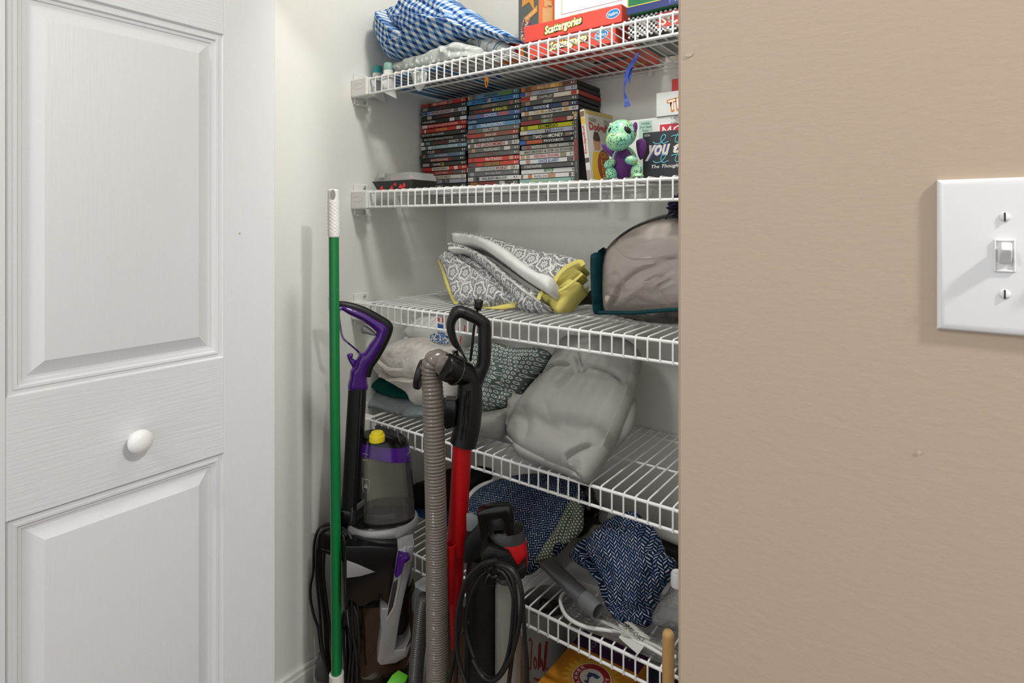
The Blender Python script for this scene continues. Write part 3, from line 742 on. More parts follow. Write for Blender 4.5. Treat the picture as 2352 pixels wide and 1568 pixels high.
def stack(rows, xl, where, group, nz, ln=0.190):
    rows = rows+[('#3b3a38', [], [], 'plain dark')]
    n = len(rows); z = SZ[1]+0.0022
    for i in range(n-1, -1, -1):
        col, tx, bl, what = rows[i]
        rz = random.uniform(-0.02, 0.02); dx = random.uniform(-0.003, 0.003); dy = random.uniform(-0.004, 0.003)
        fr = Matrix.Translation((xl+dx, SP+dy, z)) @ Matrix.Rotation(rz, 4, 'Z') @ Matrix(((1, 0, 0, 0), (0, 0, -1, 0), (0, 1, 0, 0), (0, 0, 0, 1)))
        tk = (nz-0.0160)/(n-1) if i < n-1 else 0.0160
        nm = ORD[i] if i < n-1 else 'bottom'
        tl = '%s DVD case, %s in the %s stack' % (what, nm, where)
        dvd(fr, ln, tk-0.0001, col, tx, bl, tl, group, sidecol='#b03428' if col == '#d8d3c0' else None)
        z += tk
stack(S1, -1.334, 'left', 'stacked dvd cases', 0.283)
stack(S2, -1.140, 'middle', 'stacked dvd cases', 0.283)
stack(S3, -0.949, 'right', 'stacked dvd cases', 0.283, 0.182)
# ================================================================== FABRICS
def par(m, x): return math_(m, 'FRACT', x)
def f_plain(c, var=0.0):
    def b(m, u, v): return srgb(c)
    return b
def f_gingham(m, u, v):
    k = 1/0.0172
    a = math_(m, 'LESS_THAN', par(m, math_(m, 'MULTIPLY', u, k)), 0.5); b = math_(m, 'LESS_THAN', par(m, math_(m, 'MULTIPLY', v, k)), 0.5)
    s = math_(m, 'ADD', a, b)
    c1 = mixc(m, math_(m, 'GREATER_THAN', s, 0.5), srgb('#eef0f0'), srgb('#7ea6d2'))
    return mixc(m, math_(m, 'GREATER_THAN', s, 1.5), c1, srgb('#2b4a86'))
def cell(m, u, v, k, rowoff=0.5):
    y = math_(m, 'MULTIPLY', v, k); row = math_(m, 'FLOOR', y)
    x = math_(m, 'MULTIPLY_ADD', math_(m, 'MODULO', math_(m, 'ABSOLUTE', row), 2.0), rowoff, math_(m, 'MULTIPLY', u, k))
    fx = math_(m, 'SUBTRACT', par(m, x), 0.5); fy = math_(m, 'SUBTRACT', par(m, y), 0.5)
    r = math_(m, 'SQRT', math_(m, 'ADD', math_(m, 'MULTIPLY', fx, fx), math_(m, 'MULTIPLY', fy, fy)))
    th = math_(m, 'ARCTAN2', fy, fx)
    return fx, fy, r, th, math_(m, 'FLOOR', x), row
def band(m, x, c, w): return math_(m, 'LESS_THAN', math_(m, 'ABSOLUTE', math_(m, 'SUBTRACT', x, c)), w)
def f_rings(m, u, v):
    fx, fy, r, th, _, _ = cell(m, u, v, 1/0.0108)
    return mixc(m, band(m, r, 0.27, 0.085), srgb('#66746f'), srgb('#dde2dc'))
def f_dots(m, u, v):
    fx, fy, r, th, _, _ = cell(m, u, v, 1/0.0062)
    return mixc(m, math_(m, 'LESS_THAN', r, 0.27), srgb('#5b6256'), srgb('#cfd3c2'))
def f_damask(m, u, v):
    k = 1/0.047
    fx, fy, r, th, _, _ = cell(m, u, v, k)
    pet = math_(m, 'MULTIPLY_ADD', math_(m, 'COSINE', math_(m, 'MULTIPLY', th, 9.0)), 0.045, 0.2)
    flower = math_(m, 'LESS_THAN', r, pet)
    eye = band(m, r, 0.07, 0.02)
    rim = band(m, r, math_(m, 'MULTIPLY_ADD', math_(m, 'COSINE', math_(m, 'MULTIPLY', th, 5.0)), 0.05, 0.40), 0.045)
    n = N(m, 'ShaderNodeTexNoise'); n.inputs['Scale'].default_value = 95; n.inputs['Detail'].default_value = 1; n.inputs['Distortion'].default_value = 1.5
    uvn = N(m, 'ShaderNodeUVMap'); L(m, uvn.outputs[0], n.inputs['Vector'])
    curl = band(m, n.outputs[0], 0.52, 0.035)
    out = math_(m, 'GREATER_THAN', r, 0.29)
    w = math_(m, 'MAXIMUM', flower, math_(m, 'MAXIMUM', rim, math_(m, 'MULTIPLY', curl, out)))
    w = math_(m, 'MULTIPLY', w, math_(m, 'SUBTRACT', 1.0, eye))
    rays = math_(m, 'LESS_THAN', math_(m, 'COSINE', math_(m, 'MULTIPLY', th, 18.0)), -0.75)
    w = math_(m, 'SUBTRACT', w, math_(m, 'MULTIPLY', math_(m, 'MULTIPLY', rays, flower), 0.7), clamp=True)
    return mixc(m, w, srgb('#878889'), srgb('#e6e6e4'))
def f_herring(m, u, v):
    x = math_(m, 'MULTIPLY', u, 1/0.0074); col = math_(m, 'FLOOR', x); f = math_(m, 'SUBTRACT', par(m, x), 0.5)
    sg = math_(m, 'SUBTRACT', math_(m, 'MULTIPLY', math_(m, 'MODULO', math_(m, 'ABSOLUTE', col), 2.0), 2.0), 1.0)
    y = math_(m, 'ADD', math_(m, 'MULTIPLY', v, 1/0.0074), math_(m, 'MULTIPLY', math_(m, 'MULTIPLY', sg, f), 1.0))
    y = math_(m, 'ADD', y, math_(m, 'MULTIPLY', col, 0.5))
    fy = math_(m, 'ABSOLUTE', math_(m, 'SUBTRACT', par(m, y), 0.5))
    d = math_(m, 'MULTIPLY', math_(m, 'LESS_THAN', fy, 0.17), math_(m, 'LESS_THAN', math_(m, 'ABSOLUTE', f), 0.40))
    wn = N(m, 'ShaderNodeTexWhiteNoise', noise_dimensions='2D'); cb = N(m, 'ShaderNodeCombineXYZ'); L(m, col, cb.inputs[0]); L(m, math_(m, 'FLOOR', y), cb.inputs[1]); L(m, cb.outputs[0], wn.inputs[0])
    dc = mixc(m, wn.outputs[0], srgb('#c9d2dc'), srgb('#5f7ea3'))
    return mixc(m, d, srgb('#18223d'), dc)
def f_leaf(base, leaf, sc=70.0, thr=0.36):
    def b(m, u, v):
        vo = N(m, 'ShaderNodeTexVoronoi'); vo.inputs['Scale'].default_value = sc
        mp = N(m, 'ShaderNodeMapping'); mp.inputs['Scale'].default_value = (1.0, 0.55, 1); mp.inputs['Rotation'].default_value = (0, 0, 0.6)
        uvn = N(m, 'ShaderNodeUVMap'); L(m, uvn.outputs[0], mp.inputs[0]); L(m, mp.outputs[0], vo.inputs['Vector'])
        return mixc(m, math_(m, 'LESS_THAN', vo.outputs['Distance'], thr), srgb(base), srgb(leaf))
    return b
def f_stripe(m, u, v):
    x = par(m, math_(m, 'MULTIPLY', u, 1/0.055)); a = math_(m, 'MAXIMUM', band(m, x, 0.3, 0.05), math_(m, 'MAXIMUM', band(m, x, 0.44, 0.025), band(m, x, 0.9, 0.02)))
    return mixc(m, a, srgb('#e9eae6'), srgb('#6f949b'))
def f_mottle(a, b_, sc=40.0):
    def b(m, u, v):
        n = N(m, 'ShaderNodeTexNoise'); n.inputs['Scale'].default_value = sc; n.inputs['Detail'].default_value = 5
        uvn = N(m, 'ShaderNodeUVMap'); L(m, uvn.outputs[0], n.inputs['Vector'])
        return mixc(m, n.outputs[0], srgb(a), srgb(b_))
    return b
gingham = fabric('blue_gingham', f_gingham, weave=0.1); rings_f = fabric('ring_print_cotton', f_rings); dots_f = fabric('green_dot_cotton', f_dots)
damask = fabric('grey_damask_cotton', f_damask); herring = fabric('navy_herringbone_cotton', f_herring); leaf_f = fabric('leaf_print_muslin', f_leaf('#b4bab5', '#e3e6e3', 120.0, 0.33))
towel_f = fabric('striped_towel', f_stripe, weave=0.5); grey_f = fabric('grey_cotton', f_mottle('#93918e', '#9d9b98', 12), weave=0.12)
beige_f = fabric('beige_comforter', f_mottle('#c5bab0', '#d0c5bb', 10), weave=0.1); yellow_f = fabric('yellow_cotton', f_mottle('#ddd072', '#e6da84', 14), weave=0.15)
white_f = fabric('white_cotton', f_mottle('#e4e4e0', '#ececea', 12), weave=0.2); fleece_f = fabric('cream_fleece', f_mottle('#cfc9bf', '#efece6', 130), weave=1.0, sheen=0.3, wscale=260)
teal_f = fabric('dark_teal_cloth', f_mottle('#0d4744', '#155a55', 20), weave=0.3); bluet_f = fabric('pale_blue_towel', f_mottle('#8f9aa0', '#a9b6bb', 60), weave=0.5, wscale=500)
trim_f = fabric('teal_bag_trim', f_mottle('#0f343a', '#164349', 60), weave=0.4, rough=0.6)
NY = (0, -1, 0)
photo_n = [0]
def photo(name, cols, scale=60.0):
    """busy printed picture: patches of colour"""
    if name in MATS: return MATS[name]
    m = bpy.data.materials.new(name); m.use_nodes = True; MATS[name] = m
    b = nt(m).nodes['Principled BSDF']; b.inputs['Roughness'].default_value = 0.35
    tc = N(m, 'ShaderNodeTexCoord'); vo = N(m, 'ShaderNodeTexVoronoi'); vo.inputs['Scale'].default_value = scale; L(m, tc.outputs['Object'], vo.inputs['Vector'])
    sp = N(m, 'ShaderNodeSeparateColor'); L(m, vo.outputs['Color'], sp.inputs[0])
    cr = N(m, 'ShaderNodeValToRGB'); cr.color_ramp.interpolation = 'CONSTANT'
    while len(cr.color_ramp.elements) < len(cols): cr.color_ramp.elements.new(0.5)
    for i, c in enumerate(cols): cr.color_ramp.elements[i].position = i/len(cols); cr.color_ramp.elements[i].color = srgb(c)
    L(m, sp.outputs[0], cr.inputs[0]); L(m, cr.outputs[0], b.inputs['Base Color'])
    return m
def fy(x, y, z): return frame((x, y, z), (1, 0, 0), (0, 0, 1))        # a face looking out of the closet
def carton(name, label, cat, fr, w, h, d, m, r=0.0012, group=None, part='carton'):
    t = thing(name, label, cat, fr @ Vector((w/2, 0, -d/2)), group=group)
    MB().box((0, 0, -d), (w, h, 0), r, fr).build(part, m, t, smooth=20)
    return t
def under(fr, w, d):       # frame of a carton's underside, x as the front's, y towards the back
    return frame(fr @ Vector((0, 0, 0)), fr.to_3x3() @ Vector((1, 0, 0)), fr.to_3x3() @ Vector((0, 0, -1))) @ Matrix.Identity(4)
D1, D2, D3, D4, D5 = [z+RW+0.0004 for z in SZ]; D1 += 0.0014

# ================================================================== TOP SHELF
soft('gingham_sheet', Q('A', [(462, 190), (500, 150), (600, 120), (650, 88), (745, 70), (770, 10), (840, -90), (1000, -150), (1200, -140), (1330, -70), (1420, 10), (1500, 70), (1560, 98), (1640, 125), (1685, 195),
     (1850, 300), (2010, 370), (2190, 455), (2215, 500), (2130, 548), (2000, 525), (1880, 475), (1730, 512), (1600, 505), (1500, 520), (1350, 590), (1150, 685), (980, 770), (850, 820), (700, 822), (595, 800), (540, 740), (490, 640), (468, 500), (456, 350)]),
     (-1.2, 1.175, 1.75), NY, 0.055, 0.16, gingham, h=0.0048, R=0.075,
     steps=[(Q('A', [(1530, 335), (1400, 360), (1250, 420), (1080, 490), (960, 590), (800, 660), (660, 715)]), 0.042, 0.035), (Q('A', [(1350, 300), (1150, 275), (950, 285), (810, 290)]), 0.030, 0.03), (Q('A', [(905, 490), (790, 400), (690, 300), (590, 190)]), 0.032, 0.03),
            (Q('A', [(1660, 400), (1580, 340), (1530, 250), (1510, 180)]), 0.026, 0.03), (Q('A', [(2150, 500), (1950, 430), (1750, 420), (1590, 380)]), 0.012, 0.02)],
     creases=[(Q('A', [(900, 20), (820, 40), (780, 90), (640, 100)]), 0.018, 0.007), (Q('A', [(1340, 290), (1390, 235), (1480, 270), (1560, 400)]), 0.015, 0.007), (Q('A', [(960, 650), (975, 570)]), 0.015, 0.006), (Q('A', [(560, 250), (540, 400), (500, 560), (600, 760)]), 0.012, 0.010),
              (Q('A', [(640, 740), (800, 690), (960, 640)]), 0.018, 0.006), (Q('A', [(1000, 60), (1200, 120), (1350, 220)]), 0.010, 0.012), (Q('A', [(880, 470), (1050, 440), (1250, 360)]), 0.012, 0.008)],
     wr=0.0025, wscale=26, wdir=0.5, lumps=0.012, lscale=13, uvrot=0.62, uvk=0.05, uvbend=0.45, seed=2, label='crumpled blue and white gingham bed sheet on the top shelf', cat='sheet', origin=(-1.2, 1.2, D1))
soft('leaf_print_cloth', Q('A', [(700, 850), (780, 845), (900, 800), (1000, 768), (1180, 725), (1320, 625), (1420, 600), (1500, 572), (1620, 600), (1800, 650), (1840, 730), (1850, 830), (1900, 900), (1800, 990), (1500, 1050), (1200, 1090), (900, 1100), (790, 1080), (720, 1000), (700, 910)]),
     (-1.15, 1.165, 1.69), NY, 0.05, 0.10, leaf_f, h=0.0055, R=0.04, steps=[(Q('A', [(1350, 700), (1180, 730), (1000, 790), (900, 850)]), 0.014, 0.02), (Q('A', [(1500, 760), (1420, 680), (1340, 640)]), 0.014, 0.02)],
     creases=[(Q('A', [(1080, 830), (1050, 900), (1060, 960)]), 0.014, 0.006), (Q('A', [(1500, 760), (1700, 740), (1830, 760)]), 0.01, 0.008)], wr=0.004, wscale=30, wdir=0.4, lumps=0.012, lscale=18, seed=5,
     label='pale grey muslin cloth with white leaf print under the gingham sheet', cat='cloth', origin=(-1.15, 1.2, D1))
soft('striped_towel', Q('A', [(1470, 570), (1540, 510), (1720, 505), (1850, 445), (1960, 468), (2060, 530), (2225, 640), (2235, 760), (2100, 800), (1850, 760), (1780, 665), (1600, 612)]),
     (-1.0, 1.232, 1.73), NY, 0.035, 0.022, towel_f, h=0.005, R=0.035, steps=[(Q('A', [(1830, 660), (1780, 560), (1740, 510)]), 0.012, 0.02), (Q('A', [(1740, 620), (1600, 560), (1500, 560)]), 0.008, 0.015)], creases=[(Q('A', [(1850, 470), (2000, 580), (2060, 665)]), 0.008, 0.006)], wr=0.002, uvrot=0.5, seed=8,
     label='white towel with thin teal stripes beside the gingham sheet', cat='towel', origin=(-1.0, 1.25, D1))
# lotion tubes pushed down between the wires
cap_m = [mat('teal_cap', '#2f9a9b', 0.4), mat('mint_cap', '#8dbcae', 0.4)]
tube_m = mat('white_tube_plastic', '#ecedea', 0.35); lime = mat('lime_label', '#a9cf45', 0.45, var=0.25, vscale=90)
for k, (ct, bt_, y) in enumerate(((Q('A', [(400, 900)])[0], Q('A', [(420, 1330)])[0], 1.145), (Q('A', [(618, 850)])[0], Q('A', [(555, 1280)])[0], 1.116))):
    top = WY(ct[0], ct[1], y); bot = WY(bt_[0], bt_[1], y)
    if k == 0: bot.x = top.x-0.001
    else: bot.x = -1.2389; top.x = -1.2389+0.0005
    t = thing('lotion_tube', ('white lotion tube with a dark teal cap' if k == 0 else 'white lotion tube with a pale mint cap')+' at the left end of the top shelf', 'tube', (top.x, y, D1), group='lotion tubes on the top shelf')
    A = (bot-top); r0 = 0.0145; rings = []
    def sec(s):
        rx = r0*(1-s)**0.95*1.02 if s < 1 else 0.0008; ry = r0+(0.030-r0)*s
        c = top+A*(0.22+0.78*s); return [c+Vector((max(rx, 0.0008)*math.cos(a), ry*math.sin(a), -0.006*math.sin(a)*s)) for a in [2*math.pi*j/24 for j in range(24)]]
    body = MB().rings([sec(s) for s in (0, 0.1, 0.25, 0.4, 0.55, 0.7, 0.82, 0.92, 1.0)]).build('tube_body', tube_m, t, smooth=60)
    MB().lathe([(r0*0.95, 0), (r0*0.98, 0.003), (r0*0.95, 0.019), (r0*0.8, 0.0215), (r0*0.3, 0.0222)], 24, Matrix.Translation(top+A*0.21-Vector((0, 0, 0.001)))).build('cap', cap_m[k], t, smooth=50)
    if k == 0:
        lab = []
        for s in (0.42, 0.55, 0.7, 0.85, 0.97):
            ring = sec(s); lab.append([ring[j]+(ring[j]-(top+A*(0.22+0.78*s))).normalized()*0.0006 for j in (17, 18, 19, 20, 21, 22)])
        MB().rings(lab, cap=False, closed=False).build('label', lime, t)
# flat packages lying on the wires
t = carton('blue_package', 'flat bright blue package lying on the top shelf, seen through its wires', 'package', fy(-1.338, 1.125, D1), 0.27, 0.009, 0.325, mat('blue_packaging', '#2a86cc', 0.3, var=0.1, vscale=14), 0.004)
fu = frame((-1.338, 1.125, D1), (1, 0, 0), (0, 1, 0)); fu = fu @ Matrix.Diagonal((1, 1, -1, 1))
decal(rect(0.10, 0.03, 0.262, 0.25)[::-1], fu, mat('grey_package_print', '#85888c', 0.4, var=0.3, vscale=30), t, 'underside_print')
decal(rect(0.02, 0.26, 0.26, 0.31)[::-1], fu, mat('navy_package_print', '#123a6c', 0.4), t, 'underside_print')
t = carton('grey_package', 'flat pale grey package with white print under the red games on the top shelf', 'package', fy(-1.062, 1.165, D1), 0.215, 0.009, 0.285, mat('grey_leaf_package', '#b3b7b3', 0.45, var=0.35, vscale=45), 0.004)
fu = frame((-1.062, 1.165, D1), (1, 0, 0), (0, 1, 0)) @ Matrix.Diagonal((1, 1, -1, 1))
decal(oval(0.05, 0.10, 0.035, 0.05)[::-1], fu, flatm('#1f3f9c'), t, 'underside_print'); decal(oval(0.05, 0.10, 0.02, 0.032)[::-1], fu, flatm('#b9bcb9'), t, 'underside_print', 0.0005)
decal(rect(0.15, 0.01, 0.21, 0.05)[::-1], fu, flatm('#d9762c'), t, 'underside_print')
# hanging flap of the muslin
soft('muslin_flap', Q('A', [(850, 985), (950, 960), (1060, 970), (1050, 1100), (1000, 1205), (950, 1232), (900, 1180), (865, 1060)]), (-1.15, 1.102, 1.66), NY, 0.004, 0.004, leaf_f, h=0.005, R=0.01, wr=0.003, wscale=40, wdir=1.5, curve=True,
     label='hanging corner of leaf print muslin poking down between the wires', cat='cloth', origin=(-1.15, 1.102, D1))
# red flat box behind
t = carton('red_box', 'small plain red box between the cloths and the red games', 'box', fy(WY(1112, 120, 1.26).x, 1.26, D1+0.0095), 0.105, 0.063, 0.13, mat('red_card', '#c3232c', 0.4), 0.001)
# block-tower game box, corner towards the room
red_card = mat('game_red_card', '#dc4f43', 0.4, var=0.04, vscale=20)
th_ = math.radians(20); C0 = WY(1237, 100, 1.262)
frL = frame((C0.x-0.092*math.cos(th_), C0.y+0.092*math.sin(th_), D1+0.0195), (math.cos(th_), -math.sin(th_), 0), (0, 0, 1))
t = thing('block_game_box', 'tall dark grey and orange game box standing beside the red games', 'game box', frL @ Vector((0.046, 0, -0.03)))
MB().box((0, 0, -0.06), (0.092, 0.275, 0), 0.0012, frL).build('carton', mat('dark_game_card', '#5c615c', 0.4, var=0.15, vscale=12, stretch=(3, 3, 0.6)), t, smooth=20)
PH = photo('party_photo_print', ['#6b4a3a', '#d8b9a0', '#2b3658', '#8f6a50', '#e6e2dc', '#3f5a3f', '#b0473c', '#b98f6f'], 260)
decal([(0.018, 0.15), (0.024, 0.152), (0.05, 0.155), (0.082, 0.165), (0.086, 0.255), (0.022, 0.24)], frL, flatm('#e79a2b'), t, 'print'); decal([(0.024, 0.162), (0.078, 0.172), (0.081, 0.25), (0.028, 0.235)], frL, PH, t, 'photo_print', 0.0006)
decal([(0.05, 0.156), (0.07, 0.158), (0.074, 0.125)], frL, flatm('#e79a2b'), t, 'print')
decal([(0.008, 0.01), (0.03, 0.012), (0.02, 0.05), (0.05, 0.075), (0.045, 0.115), (0.03, 0.118), (0.006, 0.06)], frL, flatm('#e79a2b'), t, 'print'); decal(oval(0.035, 0.088, 0.022, 0.034), frL, PH, t, 'photo_print', 0.0007)
decal([(0.034, 0.105), (0.088, 0.118), (0.088, 0.135), (0.034, 0.12)], frL, flatm('#e79a2b'), t, 'print', 0.0009)
lettering('The Block Jerk', frL, 0.036, 0.114, 0.05, 0.009, flatm('#f3ead8'), t, bold=0.01, rot=0.25, lift=0.0013)
frR = frame(C0.xy.to_3d()+Vector((0, 0, D1+0.0195)), (math.sin(th_), math.cos(th_), 0), (0, 0, 1))
decal(rect(0.001, 0.001, 0.059, 0.274), frR, mat('orange_game_side', '#c56a3d', 0.4, var=0.15, vscale=25), t, 'side_print')
wood = mat('printed_wood_blocks', '#b99a66', 0.4, var=0.12, vscale=60)
for (a, b, c, d) in ((.012, .03, .028, .13), (.028, .045, .045, .14), (.018, .135, .042, .152), (.020, .155, .034, .215), (.03, .02, .05, .045)): decal(rect(a, b, c, d), frR, wood, t, 'block_print', 0.0006)
decal([(.014, .23), (.03, .222), (.052, .235), (.056, .27), (.01, .27)], frR, flatm('#3f4a3a'), t, 'print', 0.0007); lettering('UNO', frR, 0.016, 0.24, 0.036, 0.028, flatm('#dfe4d8'), t, bold=0.02, lift=0.0012)
# the two red party games
xs0, xs1 = WY(1204, 72, 1.2).x, WY(1428, 26, 1.2).x
for k in range(2):
    zz = D1+0.019-0.019*1+k*0.040; zz = D1+0.0005+k*0.0405
    ox = xs0+(0.012 if k == 0 else 0.0); w = (xs1-xs0)-(0.03 if k == 0 else 0)
    fr = fy(ox, 1.2+(0.004 if k == 0 else 0), zz)
    t = carton('party_game_box', ('lower' if k == 0 else 'upper')+' of two stacked red party game boxes on the top shelf', 'game box', fr, w, 0.040, 0.255, red_card, group='stacked red party games')
    x0t, wt = (0.062, 0.100)
    for (bw, c, lf) in ((0.0, '#1d1d18', 0.0006), (-0.0, '#d8de3c', 0.0009)): pass
    lettering('Scattergories', fr, x0t-0.004, 0.004, wt+0.008, 0.031, flatm('#23221c'), t, 'lettering_shadow', bold=0.10, shear=0.2, lift=0.0005, rot=0.07)
    lettering('Scattergories', fr, x0t-0.002, 0.0055, wt+0.004, 0.028, flatm('#d5dc41'), t, 'lettering_outline', bold=0.065, shear=0.2, lift=0.0008, rot=0.07)
    lettering('Scattergories', fr, x0t, 0.0075, wt, 0.024, flatm('#f5f4ee'), t, 'lettering', bold=0.02, shear=0.2, lift=0.0011, rot=0.07)
    ox2 = 0.20 if k == 0 else 0.243
    decal(oval(ox2, 0.022, 0.017, 0.0105, rot=0.1), fr, flatm('#e8eef2'), t, 'badge', 0.0005); decal(oval(ox2, 0.022, 0.0155, 0.009, rot=0.1), fr, flatm('#2b7fc4'), t, 'badge', 0.0008)
    lettering('Hasbro', fr, ox2-0.012, 0.018, 0.024, 0.008, flatm('#f1f5f7'), t, bold=0.01, lift=0.0012, rot=0.1)
    if k == 0:
        fu = frame(fr.translation, (1, 0, 0), (0, 1, 0)) @ Matrix.Diagonal((1, 1, -1, 1))
        for (p, c) in ((rect(.02, .02, .10, .045), '#8f2a26'), (oval(.10, .07, .05, .014), '#4b3f2c'), (rect(.03, .10, .12, .16), '#b8b3ad'), (oval(.16, .13, .05, .016), '#3d1f1b'), (rect(.18, .05, .22, .08), '#d8d2ca'), (oval(.19, .2, .03, .01), '#c9c32f'), (rect(.05, .2, .14, .23), '#5f1d1b')): decal(p[::-1], fu, flatm(c), t, 'underside_print')
# white puzzle box behind and above
fr = fy(WY(1273, 50, 1.30).x, 1.30, D1+0.0820)
t = carton('puzzle_box', 'white puzzle box with small garden pictures on top of the red games', 'puzzle box', fr, 0.222, 0.30, 0.15, mat('white_card', '#eceded', 0.4))
decal(rect(0.006, 0.012, 0.020, 0.038), fr, flatm('#b0388f'), t, 'logo'); MB().tube([fr @ Vector(p) for p in ((0.010, 0.034, 0.001), (0.016, 0.029, 0.001), (0.010, 0.022, 0.001), (0.017, 0.016, 0.001))], 0.0008, 5).build('logo_line', flatm('#f1e9f0'), t)
GP = [photo('garden_print_a', ['#c9488f', '#5f8a3c', '#d98a3a', '#e6d24a', '#7fae57', '#8a4b9a'], 300), photo('garden_print_b', ['#7fa23c', '#a8bf4a', '#8a6bb0', '#d9d24a', '#4f7a3a', '#b8d07a'], 300), photo('garden_print_c', ['#4a6ab8', '#d9c23a', '#8fa8c9', '#6b8a4a', '#e6e2d0', '#5b4a8a'], 300)]
for k in range(3): decal(rect(0.048+k*0.038, 0.012, 0.081+k*0.038, 0.040), fr, GP[k], t, 'picture')
mbx = MB(); random.seed(9)
for k in range(14): mbx.add([fr @ Vector((p[0], p[1], 0.0005)) for p in rect(0.172+k*0.0022, 0.014, 0.172+k*0.0022+random.choice((0.0006, 0.0012)), 0.028)], [(0, 1, 2, 3)])
mbx.build('barcode', flatm('#55555a'), t, smooth=0)
decal(rect(0.027, 0.021, 0.032, 0.027), fr, flatm('#2f4f9c'), t, 'icon'); lettering('f', fr, 0.0285, 0.0215, 0.002, 0.005, flatm('#ffffff'), t, lift=0.001)
decal(rect(0.026, 0.031, 0.030, 0.036), fr, flatm('#b9a4a9'), t, 'icon'); decal(rect(0.0315, 0.031, 0.036, 0.036), fr, flatm('#4f9ad9'), t, 'icon')
decal(rect(0.022, 0.0475, 0.222, 0.0485), fr, flatm('#7d2f5c'), t, 'line'); decal(rect(0.022, 0.048, 0.0235, 0.30), fr, flatm('#8fc23f'), t, 'line')
# word game with chequered border and the green drawing game on it
fr = fy(WY(1442, 90, 1.2).x, 1.2, D1+0.0005)
def checker():
    m = mat('black_white_checker', '#ffffff', 0.4); b = nt(m).nodes['Principled BSDF']
    tc = N(m, 'ShaderNodeTexCoord'); ck_ = N(m, 'ShaderNodeTexChecker'); ck_.inputs['Scale'].default_value = 190; ck_.inputs[1].default_value = srgb('#1b1b1b'); ck_.inputs[2].default_value = srgb('#e6e7e6')
    mp = N(m, 'ShaderNodeMapping'); mp.inputs['Location'].default_value = (0.0013, 0.0013, 0.0013); mp.inputs['Rotation'].default_value = (0, 0.0, 0); L(m, tc.outputs['Object'], mp.inputs[0]); L(m, mp.outputs[0], ck_.inputs['Vector']); L(m, ck_.outputs[0], b.inputs['Base Color']); return m
t = carton('word_game_box', 'word game box with black and white chequered sides at the right of the top shelf', 'game box', fr, 0.36, 0.046, 0.19, checker())
decal(rect(0.068, 0.010, 0.24, 0.041), fr, flatm('#c9403a'), t, 'panel'); lettering('SCRABBLE', fr, 0.074, 0.014, 0.158, 0.023, flatm('#eee9de'), t, bold=0.015)
fu = frame(fr.translation, (1, 0, 0), (0, 1, 0)) @ Matrix.Diagonal((1, 1, -1, 1))
decal(rect(0.004, 0.004, 0.356, 0.186)[::-1], fu, flatm('#23221f'), t, 'underside_border'); decal(rect(0.02, 0.014, 0.34, 0.176)[::-1], fu, flatm('#b4b5b2'), t, 'underside_panel', 0.0006)
mbx = MB()
for k in range(26): mbx.add([fu @ Vector((p[0], p[1], 0.001)) for p in rect(0.04, 0.024+k*0.0052, 0.04+random.uniform(.18, .26), 0.0258+k*0.0052)[::-1]], [(0, 1, 2, 3)])
mbx.build('underside_text', flatm('#7d7e7c'), t, smooth=0)
decal(oval(0.10, 0.15, 0.02, 0.012)[::-1], fu, flatm('#a83a34'), t, 'underside_print', 0.0012)
fr = fy(WY(1440, 40, 1.185).x, 1.185, D1+0.0475)
t = carton('drawing_game_box', 'green drawing game box with yellow lettering on the chequered game', 'game box', fr, 0.34, 0.085, 0.2, mat('green_game_card', '#1f6b46', 0.4, var=0.06))
decal(rect(0.0, 0.0, 0.34, 0.016), fr, flatm('#26346e'), t, 'blue_band', 0.0004)
decal(rect(0.002, 0.015, 0.338, 0.0165), fr, flatm('#e3d24a'), t, 'line', 0.0007); decal(rect(0.002, 0.0165, 0.0035, 0.085), fr, flatm('#e3d24a'), t, 'line', 0.0007)
lettering('PICTIONARY', fr, 0.012, 0.056, 0.20, 0.026, flatm('#e9dc5a'), t, bold=0.03); lettering('The Classic Party Game', fr, 0.007, 0.043, 0.155, 0.0105, flatm('#e6dc62'), t, bold=0.02)
lettering('Includes Everything You Need to Play Pictionary', fr, 0.007, 0.034, 0.175, 0.0068, flatm('#f0f0e2'), t, bold=0.012); lettering('and the All-New Head-to-Head Game!', fr, 0.034, 0.0255, 0.125, 0.0066, flatm('#f0f0e2'), t, bold=0.012)
lettering('2 - 4 PLAYERS', fr, 0.095, 0.005, 0.05, 0.006, flatm('#8fa0d2'), t)
# blue ribbon and orange clip hanging from the wires
rb = thing('ribbon', 'royal blue ribbon hanging down through the top shelf wires', 'ribbon', WY(1450, 128, 1.16))
def ribbon(pts, y, w, nm):
    P = spline(Q('B', pts), 5); c = [WY(p[0], p[1], y) for p in P]; ww = [mm(p[2]/5.737, p[0], y) for p in P]
    vs = []
    for i, p in enumerate(c):
        a = 0.5*math.sin(i*0.35); d = Vector((math.cos(a), math.sin(a)*0.6, 0.15)); vs += [p-d*ww[i]/2, p+d*ww[i]/2, p+d*ww[i]/2+Vector((0, 0.0007, 0)), p-d*ww[i]/2+Vector((0, 0.0007, 0))]
    MB().rings([vs[i*4:i*4+4] for i in range(len(c))]).build(nm, mat('blue_satin', '#1d3fa0', 0.35, sheen=0.3), rb, smooth=60)
ribbon([(1745, 700, 40), (1700, 800, 70), (1640, 890, 90), (1610, 960, 80), (1590, 1050, 50), (1572, 1150, 24), (1572, 1200, 16), (1585, 1270, 40), (1605, 1350, 68), (1612, 1405, 86)], 1.16, 0.01, 'ribbon_strip')
ribbon([(1660, 900, 50), (1650, 980, 44), (1640, 1040, 34), (1642, 1095, 8)], 1.163, 0.01, 'ribbon_strip')
oc = thing('orange_clip', 'small orange plastic clip hanging under the top shelf', 'clip', WY(1117, 185, 1.2))
